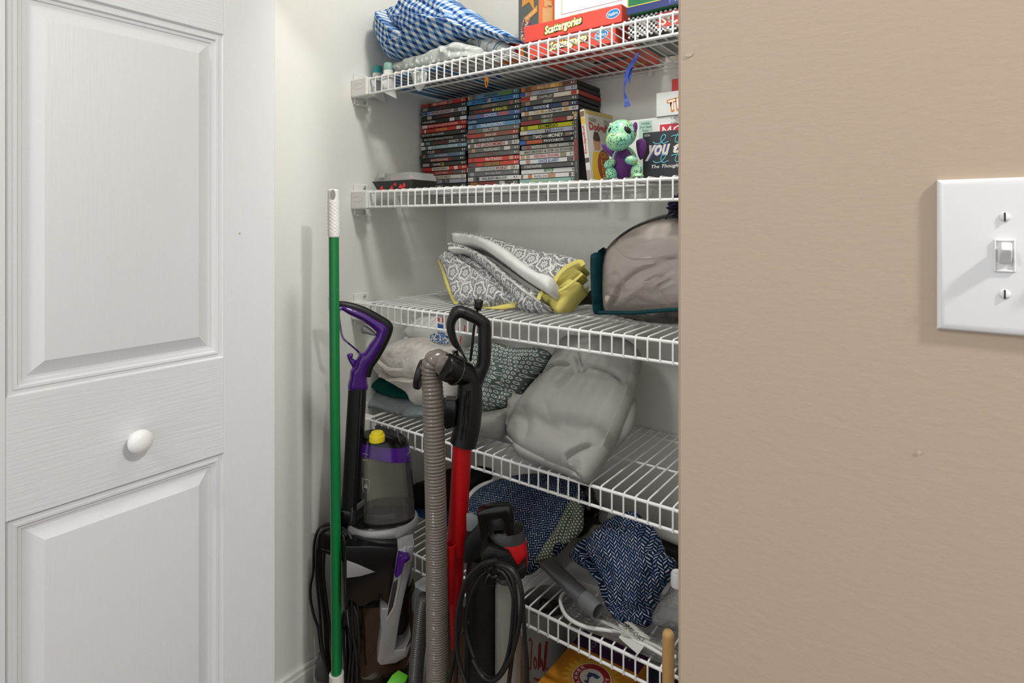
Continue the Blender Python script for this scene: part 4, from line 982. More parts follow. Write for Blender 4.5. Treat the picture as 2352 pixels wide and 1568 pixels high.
soft('clip_loop', Q('A', [(1850, 1040), (1885, 1035), (1897, 1080), (1885, 1150), (1868, 1185), (1850, 1170), (1843, 1110)]), WY(1117, 185, 1.2), NY, 0.002, 0.002, mat('orange_plastic', '#e08a2e', 0.4), oc, h=0.0015, R=0.002, holes=[Q('A', [(1862, 1110), (1875, 1100), (1876, 1140), (1868, 1165)])])

# ================================================================== SECOND SHELF
# compartment case with red pegs
cs = thing('compartment_case', 'black plastic compartment case with clear lid and red pegs', 'case', (-1.235, 1.15, D2))
blk = mat('black_plastic', '#232523', 0.35, var=0.05); 
xa, xb = WY(857, 430, 1.115).x, WY(950, 430, 1.115).x
def trap(z0, z1, i0, i1, ya, yb):
    lo = [Vector((xa+i0, ya+i0*0.3, z0)), Vector((xb-i0, ya+i0*0.3, z0)), Vector((xb-i0, yb, z0)), Vector((xa+i0, yb, z0))]; hi = [Vector((xa+i1, ya+i1*0.3, z1)), Vector((xb-i1, ya+i1*0.3, z1)), Vector((xb-i1, yb, z1)), Vector((xa+i1, yb, z1))]
    return [lo, hi]
MB().rings(trap(D2, D2+0.022, 0.014, 0.0, 1.115, 1.205)).build('tray', blk, cs, smooth=20)
MB().rings(trap(D2+0.022, D2+0.025, 0.0, 0.0, 1.112, 1.207)).build('rim', blk, cs, smooth=20)
MB().rings(trap(D2+0.025, D2+0.046, 0.001, 0.014, 1.114, 1.205)).build('lid', clear('case_lid_plastic', (0.9, 0.92, 0.9), 0.4), cs, smooth=20)
MB().box(((xa+xb)/2-0.05, 1.109, D2+0.034), ((xa+xb)/2-0.03, 1.114, D2+0.045), 0.001).build('latch', clear('case_lid_plastic'), cs)
peg = mat('red_peg', '#d5333a', 0.35)
for (fx_, zz) in ((0.08, 0.006), (0.32, 0.006), (0.40, 0.016), (0.52, 0.008), (0.57, 0.006), (0.60, 0.012)):
    MB().lathe([(0.0075, 0), (0.006, 0.006), (0.0015, 0.016)], 10, Matrix.Translation((xa+0.018+(xb-xa-0.036)*fx_/0.72, 1.120, D2+zz-0.004)) @ Matrix.Rotation(0.3, 4, 'Y')).build('peg', peg, cs)
for fx_ in (0.42, 0.55, 0.85): MB().lathe([(0.008, 0), (0.006, 0.004), (0.002, 0.009)], 10, Matrix.Translation((xa+(xb-xa)*fx_, 1.13, D2+0.029))).build('peg', peg, cs)
# two upright cases
p = Vector((-0.7415, 1.30, D2)) 
Mx = Matrix.Translation(p) @ Matrix.Rotation(math.radians(-1.2), 4, 'Y') @ frame((0, 0, 0), (0, 0, 1), (-1, 0, 0))
t = dvd(Mx @ Matrix.Identity(4), 0.190, 0.0145, '#4a4947', [('T H E   S T', '#c9c8c4', .60, .88, .22), ('THE HURRICANE', '#c4383b', .36, .63, .5), ('E D I T I O N', '#c9c8c4', .2, .34, .2)], [('#c0813f', .0, .09), ('#b09a70', .93, .995)], 'dark upright DVD case with a red vertical title beside the right stack', 'upright dvd cases', depth=0.115)
p2 = WY(1361, 417, 1.27); p2.z = D2+0.0008
Rz = Matrix.Rotation(math.radians(-52), 4, 'Z')
Mx = Matrix.Translation(p2) @ Matrix.Rotation(math.radians(-7), 4, 'Y') @ Matrix.Rotation(math.radians(-4), 4, 'Z') @ frame((0, 0, 0), (0, 0, 1), (-1, 0, 0))
t = dvd(Mx, 0.190, 0.0145, '#d9d8d2', [('DodgeBall', '#c4363a', .42, .78, .55)], [('#8f6a3a', .9, .97), ('#d9b04a', .80, .89), ('#55555a', .30, .36), ('#a89a92', .04, .2)], 'leaning DVD case showing its red and yellow ball cover', 'upright dvd cases')
# cover: on the +side; frame with x along depth, y up
cv = Mx @ frame((0.0, -0.00035, 0.0), (0, 0, -1), (1, 0, 0))
MB().box((0.002, 0.002, -0.0004), (0.133, 0.188, 0.0), 0, cv).build('cover_sheet', flatm('#cfcdc6'), t, smooth=0)
decal(rect(0.002, 0.178, 0.133, 0.188), cv, flatm('#c9b968'), t, 'cover_band'); lettering('VAUGHN', cv, 0.012, 0.160, 0.034, 0.010, flatm('#4a4a46'), t, lift=0.001); lettering('STILLER', cv, 0.085, 0.160, 0.040, 0.010, flatm('#4a4a46'), t, lift=0.001)
lettering('DodgeBall', cv, 0.012, 0.132, 0.112, 0.026, flatm('#b0352f'), t, bold=0.03, lift=0.001)
decal([(0.026, 0.088), (0.052, 0.092), (0.058, 0.115), (0.055, 0.13), (0.03, 0.13), (0.024, 0.115)], cv, flatm('#b98a68'), t, 'cover_face', 0.0006); decal([(0.024, 0.118), (0.03, 0.112), (0.052, 0.112), (0.058, 0.118), (0.05, 0.135), (0.032, 0.135)], cv, flatm('#3a2a20'), t, 'cover_hair', 0.0009)
decal([(0.006, 0.0), (0.06, 0.0), (0.05, 0.085), (0.02, 0.085), (0.008, 0.05)], cv, flatm('#d9b12f'), t, 'cover_shirt', 0.0005)
decal(oval(0.078, 0.048, 0.045, 0.047), cv, flatm('#8a3a22'), t, 'cover_ball', 0.0008)
for k, s in enumerate(('GRAB', 'LIFE', 'BY THE', 'BALLS')): lettering(s, cv, 0.05, 0.070-k*0.019, 0.056, 0.015, flatm('#c99a3a'), t, lift=0.0013, bold=0.015)
# plush dragon
def plush_mat():
    m = mat('mint_mosaic_plush', '#a6e0c0', 0.35); b = nt(m).nodes['Principled BSDF']
    tc = N(m, 'ShaderNodeTexCoord'); vo = N(m, 'ShaderNodeTexVoronoi'); vo.inputs['Scale'].default_value = 320; L(m, tc.outputs['Object'], vo.inputs['Vector'])
    n = N(m, 'ShaderNodeTexNoise'); n.inputs['Scale'].default_value = 45; L(m, tc.outputs['Object'], n.inputs['Vector'])
    cr = N(m, 'ShaderNodeValToRGB'); e = cr.color_ramp.elements; e[0].position = 0.46; e[0].color = srgb('#8fd8bf'); e[1].position = 0.85; e[1].color = srgb('#d0e27f'); L(m, n.outputs[0], cr.inputs[0])
    sp = N(m, 'ShaderNodeSeparateColor'); L(m, vo.outputs['Color'], sp.inputs[0])
    dk = math_(m, 'MULTIPLY', math_(m, 'GREATER_THAN', sp.outputs[0], 0.5), math_(m, 'LESS_THAN', vo.outputs['Distance'], 0.42))
    L(m, mixc(m, dk, cr.outputs[0], srgb('#27493f')), b.inputs['Base Color']); return m
plush = plush_mat(); purple_p = mat('purple_plush', '#5c1470', 0.6, bump=0.6, bscale=500, sheen=0.3)
dg = thing('plush_dragon', 'mint green plush dragon with purple belly and wings', 'plush toy', WY(1430, 418, 1.135))
ZOOM['P'] = (1370, 170, 6.2737)
def ell(mb, u, v, rx, ry, y, dz=1.0, rot=0.0, n=20):
    (uu, vv) = Q('P', [(u, v)])[0]; c = WY(uu, vv, y); wx = mm(rx/6.2737, uu, y); wz = mm(ry/6.2737, uu, y); r = ray(uu, HOR); r.z = 0; r.normalize(); x = Vector((r.y, -r.x, 0)); up = Vector((0, 0, 1))
    X = x*math.cos(rot)+up*math.sin(rot); Z = -x*math.sin(rot)+up*math.cos(rot)
    rings = [[c+X*(wx*math.sin(p_)*math.cos(q))+r*(wx*dz*math.sin(p_)*math.sin(q))+Z*(wz*math.cos(p_)) for q in [2*math.pi*j/n for j in range(n)]] for p_ in [0.02+(math.pi-0.04)*i/12 for i in range(13)]]
    mb.rings(rings); return mb
b_ = MB(); ell(b_, 360, 860, 218, 205, 1.135, 0.9, 0.2); ell(b_, 315, 960, 185, 150, 1.100, 0.95, 0.15)
head = b_.build('head', plush, dg, smooth=80)
b_ = MB(); ell(b_, 400, 1280, 190, 245, 1.15, 0.75)
b_.build('body', plush, dg, smooth=80)
b_ = MB(); ell(b_, 385, 1300, 150, 240, 1.137, 0.75); b_.build('belly', purple_p, dg, smooth=80)
for (u, v, rx, ry, y, rot) in ((195, 1290, 95, 62, 1.115, 0.55), (500, 1240, 92, 66, 1.112, -0.1)): ell(MB(), u, v, rx, ry, y, 1.0, rot).build('arm', plush, dg, smooth=80)
for (u, v, rx, ry, y, rot) in ((215, 1440, 85, 105, 1.118, 0.2), (575, 1400, 80, 130, 1.125, -0.2)): ell(MB(), u, v, rx, ry, y, 1.0, rot).build('leg', plush, dg, smooth=80)
for (u, v, rx, ry, y) in ((190, 1565, 90, 62, 1.095), (600, 1480, 85, 55, 1.098)): ell(MB(), u, v, rx, ry, y, 1.1).build('foot', plush, dg, smooth=80)
for (u, v, rx, ry, rot) in ((555, 770, 36, 80, -0.1), (185, 790, 22, 30, 0.4)): ell(MB(), u, v, rx, ry, 1.135, 0.5, rot).build('ear', purple_p, dg, smooth=80)
gl = mat('black_eye', '#241f24', 0.12)
for (u, v, rx, ry, rot) in ((450, 805, 66, 40, -0.9), (190, 800, 16, 40, -0.5)): ell(MB(), u, v, rx, ry, 1.062 if u > 300 else 1.09, 0.5, rot).build('eye', gl, head, smooth=80)
ell(MB(), 350, 940, 18, 32, 1.036, 0.5).build('nostril', mat('green_thread', '#2f9a4a', 0.5), head, smooth=80)
soft('wing', Q('P', [(70, 1020), (120, 1005), (190, 1050), (280, 1110), (275, 1200), (230, 1210), (150, 1140), (90, 1070)]), WY(1395, 340, 1.16), NY, 0.006, 0.006, purple_p, dg, h=0.004)
soft('wing', Q('P', [(570, 980), (610, 940), (680, 930), (720, 1000), (700, 1150), (640, 1240), (590, 1150)]), WY(1475, 340, 1.165), NY, 0.006, 0.006, purple_p, dg, h=0.004)
# black thought game
fr = fy(WY(1476, 400, 1.19).x, 1.19, D2); hB = WY(1476, 305, 1.19).z-D2
t = carton('thought_game_box', 'black game box with glowing script lettering on the DVD shelf', 'game box', fr, 0.27, hB, 0.05, mat('black_game_card', '#33343a', 0.45))
cy = flatm('#6fc4d2'); 
for y0 in (.0755, .0353):
    for pth in ([(.024, .005), (.030, .001), (.040, .002), (.048, .008), (.052, .0145), (.0495, .0185), (.045, .017), (.0415, .010), (.043, .003), (.048, .0005), (.058, .004)], [(.064, .013), (.072, .0155), (.084, .014)], [(.078, .0185), (.073, .008), (.074, .001), (.079, .001), (.084, .006)]):
        MB().tube([fr @ Vector((q[0], y0+q[1], .0008)) for q in spline(pth, 6)], 0.0011, 6).build('script_letter', cy, t)
    lettering('hink', fr, .086, y0, .060, .018, cy, t, shear=0.35)
for nm_, c_, b_0, lf in (('lettering_glow', '#5a55a8', 0.10, 0.0005), ('lettering', '#e4e2d6', 0.035, 0.001)):
    lettering('you', fr, .006, .041, .056, .034, flatm(c_), t, nm_, shear=0.4, bold=b_0, lift=lf); lettering('think', fr, .068, .054, .085, .024, flatm(c_), t, nm_, shear=0.4, bold=b_0, lift=lf)
lettering('The Thought-Provoking Game', fr, .020, .0225, .15, .0098, flatm('#e6e6e4'), t, shear=0.3, bold=0.02); lettering('1036', fr, .004, hB-.009, .013, .005, flatm('#d9d9d6'), t)
# white property game, troll box and red box behind
fr = fy(WY(1399, 400, 1.265).x, 1.265, D2); hM = WY(1399, 282, 1.265).z-D2
t = carton('property_game_box', 'large white board game box standing behind the plush dragon', 'game box', fr, 0.42, hM, 0.055, mat('white_game_card', '#dfe4e0', 0.4))
decal(rect(0.076, hM-0.050, 0.108, hM-0.005), fr, flatm('#b2d2c4'), t, 'panel')
for k, s in enumerate(('Includes', 'Short Game', 'Rules')): lettering(s, fr, 0.092-(.010, .014, .007)[k], hM-0.013-k*0.0082, (.020, .028, .014)[k], 0.0055, flatm('#3f5a52'), t)
decal(rect(0.123, hM-0.055, 0.325, hM-0.014), fr, flatm('#f0f2ef'), t, 'panel'); decal(rect(0.126, hM-0.052, 0.322, hM-0.017), fr, flatm('#d2304c'), t, 'panel', 0.0006); lettering('MONOPOLY', fr, 0.132, hM-0.047, 0.18, 0.025, flatm('#f4eeec'), t, bold=0.0, lift=0.0012)
fr = fy(WY(1507, 270, 1.262).x, 1.262, D2+hM+0.0005); hT = WY(1507, 215, 1.262).z-(D2+hM)
t = carton('troll_box', 'white box with orange-outlined lettering stacked on the white board game', 'box', fr, 0.18, hT, 0.06, mat('white_game_card2', '#dde2df', 0.4))
lettering('TROLLS', fr, 0.026, hT-0.041, 0.105, 0.030, flatm('#e0843a'), t, 'lettering_outline', bold=0.08, rot=0.12); lettering('TROLLS', fr, 0.029, hT-0.037, 0.099, 0.023, flatm('#f4f0ea'), t, bold=0.015, rot=0.12, lift=0.001)
lettering('UNIVERSAL', fr, 0.035, hT-0.062, 0.05, 0.005, flatm('#55585a'), t); MB().tube([fr @ Vector((0.052+0.008*math.cos(a), hT-0.060+0.0055*math.sin(a), 0.0008)) for a in [0.6+k*0.25 for k in range(18)]], 0.0006, 5).build('globe_mark', flatm('#55585a'), t)
lettering('DREAMWORKS', fr, 0.035, hT-0.075, 0.06, 0.007, flatm('#55585a'), t)
fr = fy(WY(1543, 200, 1.30).x, 1.30, D2+hM+hT+0.001)
carton('small_red_box', 'bright red box on top of the white boxes by the wall edge', 'box', fr, 0.12, WY(1543, 182, 1.30).z-fr.translation.z, 0.05, mat('red_card2', '#cf2f2c', 0.4))

# ================================================================== THIRD SHELF
qn = (0, -0.86, 0.5); QP = (-1.0, 1.205, 1.035)
qt = thing('folded_quilt', 'folded grey and white damask quilt with yellow binding', 'quilt', (-0.97, 1.25, D3))
soft('quilt_panel', Q('E', [(78, 470), (120, 440), (200, 385), (330, 440), (470, 520), (620, 650), (760, 780), (960, 880), (1100, 920), (1040, 968), (890, 960), (760, 905), (600, 935), (475, 950), (390, 900), (270, 895), (225, 850), (170, 700), (120, 560)]), QP, qn, 0.022, 0.10, damask, qt, h=0.006, R=0.03,
     steps=[(Q('E', [(760, 860), (600, 720), (460, 600), (330, 500), (230, 430)]), 0.016, 0.04)], wr=0.003, wscale=20, wdir=-0.7, lumps=0.01, lscale=14, seed=3)
soft('quilt_fold', Q('E', [(178, 345), (240, 322), (400, 380), (560, 470), (720, 600), (870, 710), (1010, 790), (1045, 860), (1105, 915), (1070, 960), (950, 968), (860, 940), (770, 820), (650, 690), (490, 540), (340, 430), (210, 400), (172, 385)]), (-1.0, 1.20, 1.06), qn, 0.030, 0.06, damask, qt, h=0.006, R=0.025, wr=0.002, wdir=-0.7, seed=6, uvrot=0.5)
soft('white_backing', Q('E', [(172, 362), (260, 355), (400, 400), (540, 480), (680, 600), (830, 720), (1000, 845), (1030, 870), (1000, 868), (860, 780), (700, 640), (560, 520), (430, 435), (300, 392), (180, 392)]), (-1.0, 1.17, 1.075), qn, 0.012, 0.03, white_f, qt, h=0.005, R=0.01, wr=0.001)
soft('quilt_fold', Q('E', [(216, 240), (260, 224), (450, 242), (700, 310), (950, 390), (1200, 430), (1340, 465), (1415, 500), (1330, 540), (1180, 640), (1120, 760), (1000, 715), (800, 590), (600, 450), (400, 330), (222, 312)]), (-1.0, 1.235, 1.12), (0, -0.74, 0.67), 0.020, 0.08, damask, qt, h=0.006, R=0.03, wr=0.003, wscale=18, wdir=-0.5, seed=9, uvrot=0.3)
soft('white_backing', Q('E', [(216, 246), (350, 255), (520, 290), (700, 375), (860, 500), (1010, 605), (1150, 655), (1112, 785), (1000, 722), (840, 622), (620, 455), (420, 328), (228, 312), (218, 290)]), (-1.0, 1.20, 1.12), (0, -0.8, 0.6), 0.022, 0.05, white_f, qt, h=0.0055, R=0.014, wr=0.0035, wscale=60, wdir=1.0, seed=4)
soft('yellow_lining', Q('E', [(1110, 785), (1150, 660), (1230, 560), (1330, 495), (1400, 490), (1420, 545), (1385, 570), (1410, 600), (1345, 660), (1408, 715), (1310, 830), (1190, 972), (1090, 890), (995, 848), (1030, 770)]), (-0.9, 1.235, 1.08), (0, -0.9, 0.42), 0.012, 0.06, yellow_f, qt, h=0.005, R=0.015,
     steps=[(Q('E', [(1420, 590), (1300, 690), (1160, 790)]), 0.014, 0.015), (Q('E', [(1390, 520), (1260, 600), (1190, 690)]), 0.012, 0.012)], creases=[(Q('E', [(1060, 860), (1150, 810), (1300, 770)]), 0.008, 0.006)], wr=0.001)
def qtube(pts, z, y0, n, r, nm, m, parent, z0):
    P = spline(Q(z, pts), 6); MB().tube([WP(p[0], p[1], (0, y0, z0), Vector(n).normalized()) for p in P], [r*(1+0.10*math.sin(i*2.3)) for i in range(len(P))], 10, flat=0.45 if nm == 'binding' else 1.0, up=n).build(nm, m, parent, smooth=60)
qtube([(80, 470), (110, 540), (140, 640), (175, 740), (220, 840), (250, 890)], 'E', 1.197, qn, 0.0082, 'binding', yellow_f, qt, 1.035)
qtube([(465, 945), (580, 930), (720, 905), (790, 895)], 'E', 1.19, qn, 0.0075, 'binding', yellow_f, qt, 1.035)
qtube([(1118, 780), (1140, 700), (1200, 600), (1300, 520), (1390, 492), (1420, 530)], 'E', 1.195, (0, -0.9, 0.42), 0.0066, 'binding', yellow_f, qt, 1.08)
qtube([(1110, 780), (1200, 760), (1320, 680), (1410, 600)], 'E', 1.205, (0, -0.9, 0.42), 0.004, 'binding', yellow_f, qt, 1.08)
qtube([(1000, 845), (1015, 800), (1040, 775)], 'E', 1.175, (0, -0.9, 0.42), 0.006, 'binding', yellow_f, qt, 1.08)
# scrub brush
br = thing('scrub_brush', 'black scrub brush with white bristles between quilt and clear bag', 'brush', WY(1350, 700, 1.30))
soft('brush_body', Q('E', [(1358, 900), (1385, 840), (1440, 785), (1515, 740), (1600, 740), (1600, 880), (1440, 890)]), WY(1350, 690, 1.33), NY, 0.02, 0.02, blk, br, h=0.005, R=0.012)
mbx = MB()
for i in range(16):
    s = i/15; (u, v) = Q('E', [(1362+s*150, 880-s*150+30*math.sin(s*3.1)*0-s*0)])[0]; (u2, v2) = Q('E', [(1318+s*170, 850-s*150)])[0]
    for yy in (1.315, 1.335, 1.355): mbx.tube([WY(u, v, yy), WY(u2, v2, yy)], 0.0026, 5)
mbx.build('bristles', mat('white_bristle', '#e3e3de', 0.7), br)
# clear zip bag with beige comforter
bgx = thing('zip_bag', 'clear zip storage bag with teal trim on the quilt shelf', 'bag', (-0.62, 1.25, D3))
cm = soft('comforter', Q('E', [(1625, 900), (1618, 600), (1640, 420), (1720, 310), (1850, 210), (2000, 140), (2200, 90), (2500, 80), (2900, 110), (3050, 300), (3080, 700), (3000, 940), (2600, 945), (2200, 955), (1900, 965), (1700, 965)]), (-0.6, 1.25, 1.1), NY, 0.05, 0.14, beige_f, h=0.007, R=0.07,
     steps=[(Q('E', [(1700, 930), (1790, 820), (1850, 700), (2000, 570), (2200, 490), (2400, 430), (2700, 400)]), 0.010, 0.05), (Q('E', [(2500, 600), (2320, 600), (2150, 640), (1960, 720), (1890, 820)]), 0.009, 0.04)],
     creases=[(Q('E', [(1720, 310), (1850, 420), (1970, 470), (2150, 470), (2350, 440)]), 0.010, 0.005), (Q('E', [(1800, 560), (1860, 740), (1740, 880)]), 0.008, 0.007), (Q('E', [(1900, 800), (2000, 720), (2150, 660), (2320, 560)]), 0.010, 0.005), (Q('E', [(1930, 760), (2060, 690), (2220, 600)]), 0.008, 0.004), (Q('E', [(2210, 720), (2240, 830), (2290, 900)]), 0.010, 0.005),
              (Q('E', [(2350, 640), (2230, 700), (2200, 740)]), 0.010, 0.004), (Q('E', [(1650, 640), (1800, 610), (1850, 560)]), 0.006, 0.006), (Q('E', [(1850, 940), (1900, 860), (1990, 820), (2120, 860)]), 0.007, 0.006), (Q('E', [(1880, 300), (2050, 330), (2200, 300)]), 0.006, 0.007)], wr=0.0015, wscale=14, wdir=0.6, lumps=0.014, lscale=9, seed=12,
     label='beige comforter stuffed inside the clear zip bag', cat='comforter', origin=(-0.6, 1.25, D3+0.005))
vinyl = clear('bag_vinyl', (0.97, 0.97, 0.97), 0.03, 0.10, bump=0.25, bscale=7)
soft('clear_shell', Q('E', [(1620, 930), (1612, 600), (1630, 420), (1700, 300), (1830, 190), (2000, 105), (2200, 45), (2500, 30), (2950, 60), (3120, 300), (3140, 700), (3060, 1000), (2600, 1060), (2200, 1085), (1900, 1040), (1720, 990)]), (-0.6, 1.25, 1.1), NY, 0.065, 0.155, vinyl, bgx, h=0.011, R=0.08, lumps=0.005, lscale=20, seed=3)
soft('side_trim', Q('E', [(1512, 440), (1560, 402), (1612, 350), (1606, 420), (1604, 600), (1606, 850), (1612, 960), (1548, 972), (1522, 800)]), WY(1375, 640, 1.245), NY, 0.03, 0.10, trim_f, bgx, h=0.006, R=0.012, creases=[(Q('E', [(1570, 430), (1580, 700), (1600, 950)]), 0.003, 0.003)])
mbx = MB(); P = spline(Q('E', [(1560, 965), (1700, 965), (1900, 965), (2100, 948), (2290, 935), (2600, 925), (3050, 930)]), 4)
mbx.tube([WY(p[0], p[1], 1.178) for p in P], 0.0045, 8); mbx.build('bottom_trim', trim_f, bgx)
# navy pompom on the bag
pp = thing('pompom_hat', 'navy yarn pompom resting on top of the clear bag', 'hat', WY(1560, 490, 1.2))
mbx = MB(); random.seed(5); pc = WY(1562, 474, 1.2)
for i in range(260):
    d = Vector((random.gauss(0, 1), random.gauss(0, 1), random.gauss(0, 1))).normalized(); mbx.tube([pc+d*0.004, pc+d*0.026*random.uniform(.85, 1.12)], 0.0013, 4)
mbx.build('pompom', mat('navy_yarn', '#161b3a', 0.9), pp)
mbx = MB()
for k in range(6): q = WY(1538+k*3, 486, 1.19); mbx.tube([q, q+Vector((-0.006-0.003*k, 0, -0.008)), q+Vector((-0.010-0.002*k, 0, -0.016))], 0.0008, 4)
mbx.build('yarn_strands', mat('navy_yarn', '#161b3a', 0.9), pp)
soft('knit_cuff', Q('0', [(1540, 476), (1600, 468), (1660, 476), (1650, 487), (1560, 486)]), WY(1590, 490, 1.21), NY, 0.012, 0.012, mat('grey_knit', '#55585c', 0.9, bump=0.4, bscale=200), pp, h=0.006)
# ================================================================== FOURTH SHELF
soft('pale_blue_towel', Q('G', [(70, 890), (105, 825), (165, 802), (300, 860), (450, 915), (560, 940), (700, 990), (780, 1040), (760, 1110), (650, 1150), (545, 1165), (420, 1132), (280, 1092), (135, 1060), (88, 1000)]), (-1.15, 1.19, 0.77), NY, 0.055, 0.15, bluet_f, h=0.0065, R=0.05,
     creases=[(Q('G', [(560, 960), (520, 1040), (530, 1160)]), 0.012, 0.006), (Q('G', [(165, 830), (250, 900), (400, 930)]), 0.006, 0.01)], wr=0.004, wscale=24, wdir=-0.3, lumps=0.012, lscale=14, seed=21, label='pale blue grey towel at the bottom of the pile behind the hose', cat='towel', origin=(-1.15, 1.19, D4))
soft('dark_teal_cloth', Q('G', [(162, 745), (220, 712), (340, 740), (370, 790), (460, 840), (560, 890), (600, 935), (420, 925), (300, 905), (175, 845)]), (-1.15, 1.19, 0.81), NY, 0.05, 0.12, teal_f, h=0.006, R=0.04,
     creases=[(Q('G', [(200, 800), (300, 840), (450, 860)]), 0.006, 0.008)], lumps=0.012, lscale=16, seed=22, label='dark teal folded cloth between the fleece and the pale towel', cat='cloth', origin=(-1.15, 1.2, D4))
fl_ = soft('fleece_blanket', Q('G', [(188, 570), (215, 470), (300, 388), (430, 338), (580, 340), (720, 400), (860, 440), (930, 560), (930, 820), (910, 930), (840, 900), (720, 980), (630, 1000), (570, 940), (520, 870), (430, 805), (350, 752), (250, 705), (200, 640)]), (-1.12, 1.19, 0.87), NY, 0.06, 0.15, fleece_f, h=0.0042, R=0.06,
     steps=[(Q('G', [(720, 700), (560, 690), (400, 690), (330, 640)]), 0.02, 0.03), (Q('G', [(560, 600), (420, 580), (300, 500)]), 0.012, 0.02)], wr=0.0022, wscale=190, wst=1.0, lumps=0.015, lscale=22, seed=23, label='fluffy cream fleece blanket in the pile behind the vacuum hose', cat='blanket', origin=(-1.12, 1.2, D4))
ws = thing('printed_white_linen', 'white linen with blue and red print on top of the fleece blanket', 'linen', (-1.07, 1.25, 0.9))
soft('linen', Q('G', [(430, 265), (470, 225), (530, 170), (600, 120), (760, 110), (900, 120), (1010, 150), (1065, 260), (1040, 400), (960, 475), (880, 470), (780, 440), (640, 410), (460, 385), (448, 345), (490, 305)]), (-1.07, 1.26, 0.92), NY, 0.04, 0.12, white_f, ws, h=0.006, R=0.04,
     steps=[(Q('G', [(880, 390), (700, 350), (560, 310), (480, 290)]), 0.014, 0.02), (Q('G', [(800, 440), (640, 390), (460, 340)]), 0.012, 0.015)], wr=0.003, wscale=22, wdir=-0.3, seed=24)
qtube([(500, 190), (500, 140), (520, 110), (540, 140), (530, 180)], 'G', 1.25, NY, 0.002, 'loop', white_f, ws, 0.9)
bp_ = photo('blue_flower_print', ['#3d66a3', '#dfe2e4', '#5f86bd', '#d8dade', '#2f5591', '#c9c3ae'], 190)
def patch(pts, y, m_, nm, parent, n=NY, z0=0.9, back=0.002, front=0.002, h=0.006, **kw): return soft(nm, Q('G', pts), (0, y, z0), n, front, back, m_, parent, h=h, R=0.006, curve=False, **kw)
patch([(690, 300), (770, 268), (880, 290), (870, 395), (780, 385), (685, 355)], 1.205, bp_, 'blue_print', ws)
patch([(762, 185), (830, 200), (815, 250), (765, 240)], 1.213, flatm('#2f5f9f'), 'blue_print', ws)
red_p = flatm('#c22f2d')
patch([(808, 128), (830, 128), (828, 185), (808, 180)], 1.215, red_p, 'red_print', ws)
for (a, b) in (((765, 130), (785, 165)), ((975, 185), (985, 265)), ((1030, 205), (1038, 280)), ((990, 310), (1000, 385))):
    P = Q('G', [(a[0], a[1]), (b[0], a[1]+(b[1]-a[1])*0.3), (a[0], a[1]+(b[1]-a[1])*0.6), (b[0], b[1])]); MB().tube([WY(p[0], p[1], 1.213) for p in spline(P, 5)], 0.0018, 5).build('red_script', red_p, ws)
patch([(950, 265), (985, 250), (990, 275), (950, 280)], 1.213, red_p, 'red_print', ws)
soft('ring_print_sheet', Q('H', [(-40, 240), (10, 140), (90, 88), (200, 95), (300, 115), (400, 132), (520, 122), (572, 150), (582, 200), (530, 290), (450, 390), (395, 480), (330, 570), (230, 612), (150, 640), (60, 645), (0, 560), (-40, 400)]), (-0.93, 1.2, 0.85), (0, -0.95, 0.3), 0.05, 0.10, rings_f, h=0.005, R=0.05,
     steps=[(Q('H', [(440, 200), (330, 250), (240, 320), (150, 310)]), 0.024, 0.03), (Q('H', [(290, 480), (330, 380), (340, 280), (250, 210)]), 0.018, 0.03), (Q('H', [(560, 180), (500, 240), (440, 320)]), 0.014, 0.02)],
     creases=[(Q('H', [(180, 320), (280, 300), (310, 240)]), 0.014, 0.006), (Q('H', [(120, 500), (220, 420), (270, 330)]), 0.010, 0.008), (Q('H', [(230, 600), (300, 500), (360, 430)]), 0.012, 0.008)], wr=0.004, wscale=26, wdir=0.7, lumps=0.012, lscale=16, seed=25, uvbend=0.4, label='green grey cloth with small white ring print in the middle of the shelf', cat='cloth', origin=(-0.93, 1.2, D4))
soft('flat_grey_sheet', Q('H', [(20, 660), (150, 640), (270, 615), (285, 700), (280, 780), (245, 848), (110, 825), (25, 800)]), (-0.93, 1.13, 0.745), NY, 0.03, 0.14, grey_f, h=0.006, R=0.03, wr=0.003, seed=26, lumps=0.006, label='small flat folded grey sheet under the ring print cloth', cat='sheet', origin=(-0.93, 1.15, D4))
gn = (0, -0.66, 0.75); GP0 = (-0.75, 1.085, 0.735)
gs = thing('grey_sheet_bundle', 'large folded bundle of grey cotton sheets on the shelf', 'sheets', (-0.75, 1.2, D4))
soft('folded_sheet', Q('H', [(700, 95), (780, 48), (950, 58), (1100, 58), (1250, 90), (1320, 155), (1338, 210), (1318, 330), (1270, 520), (1190, 740), (1080, 950), (970, 1110), (895, 1188), (800, 1112), (650, 1060), (400, 932), (300, 820), (292, 775), (350, 640), (440, 490), (560, 372), (650, 200)]), GP0, gn, 0.035, 0.05, grey_f, gs, h=0.0055, R=0.05,
     steps=[(Q('H', [(560, 380), (700, 330), (820, 320)]), 0.014, 0.02), (Q('H', [(1210, 470), (1120, 390), (960, 345)]), 0.010, 0.02), (Q('H', [(890, 1150), (780, 1050), (830, 1010), (1000, 940)]), 0.012, 0.03), (Q('H', [(1290, 250), (1240, 500), (1120, 800), (1040, 960)]), 0.010, 0.02)],
     creases=[(Q('H', [(860, 220), (905, 370), (950, 340)]), 0.016, 0.007), (Q('H', [(700, 500), (780, 440), (820, 370)]), 0.012, 0.009), (Q('H', [(560, 380), (640, 330), (760, 240)]), 0.010, 0.009), (Q('H', [(620, 600), (640, 720), (720, 840), (830, 900)]), 0.008, 0.016), (Q('H', [(430, 640), (480, 760), (450, 880)]), 0.008, 0.014), (Q('H', [(760, 780), (880, 820), (1000, 740)]), 0.006, 0.014), (Q('H', [(930, 340), (1080, 380), (1200, 450)]), 0.009, 0.008)],
     lumps=0.009, lscale=10, seed=27)
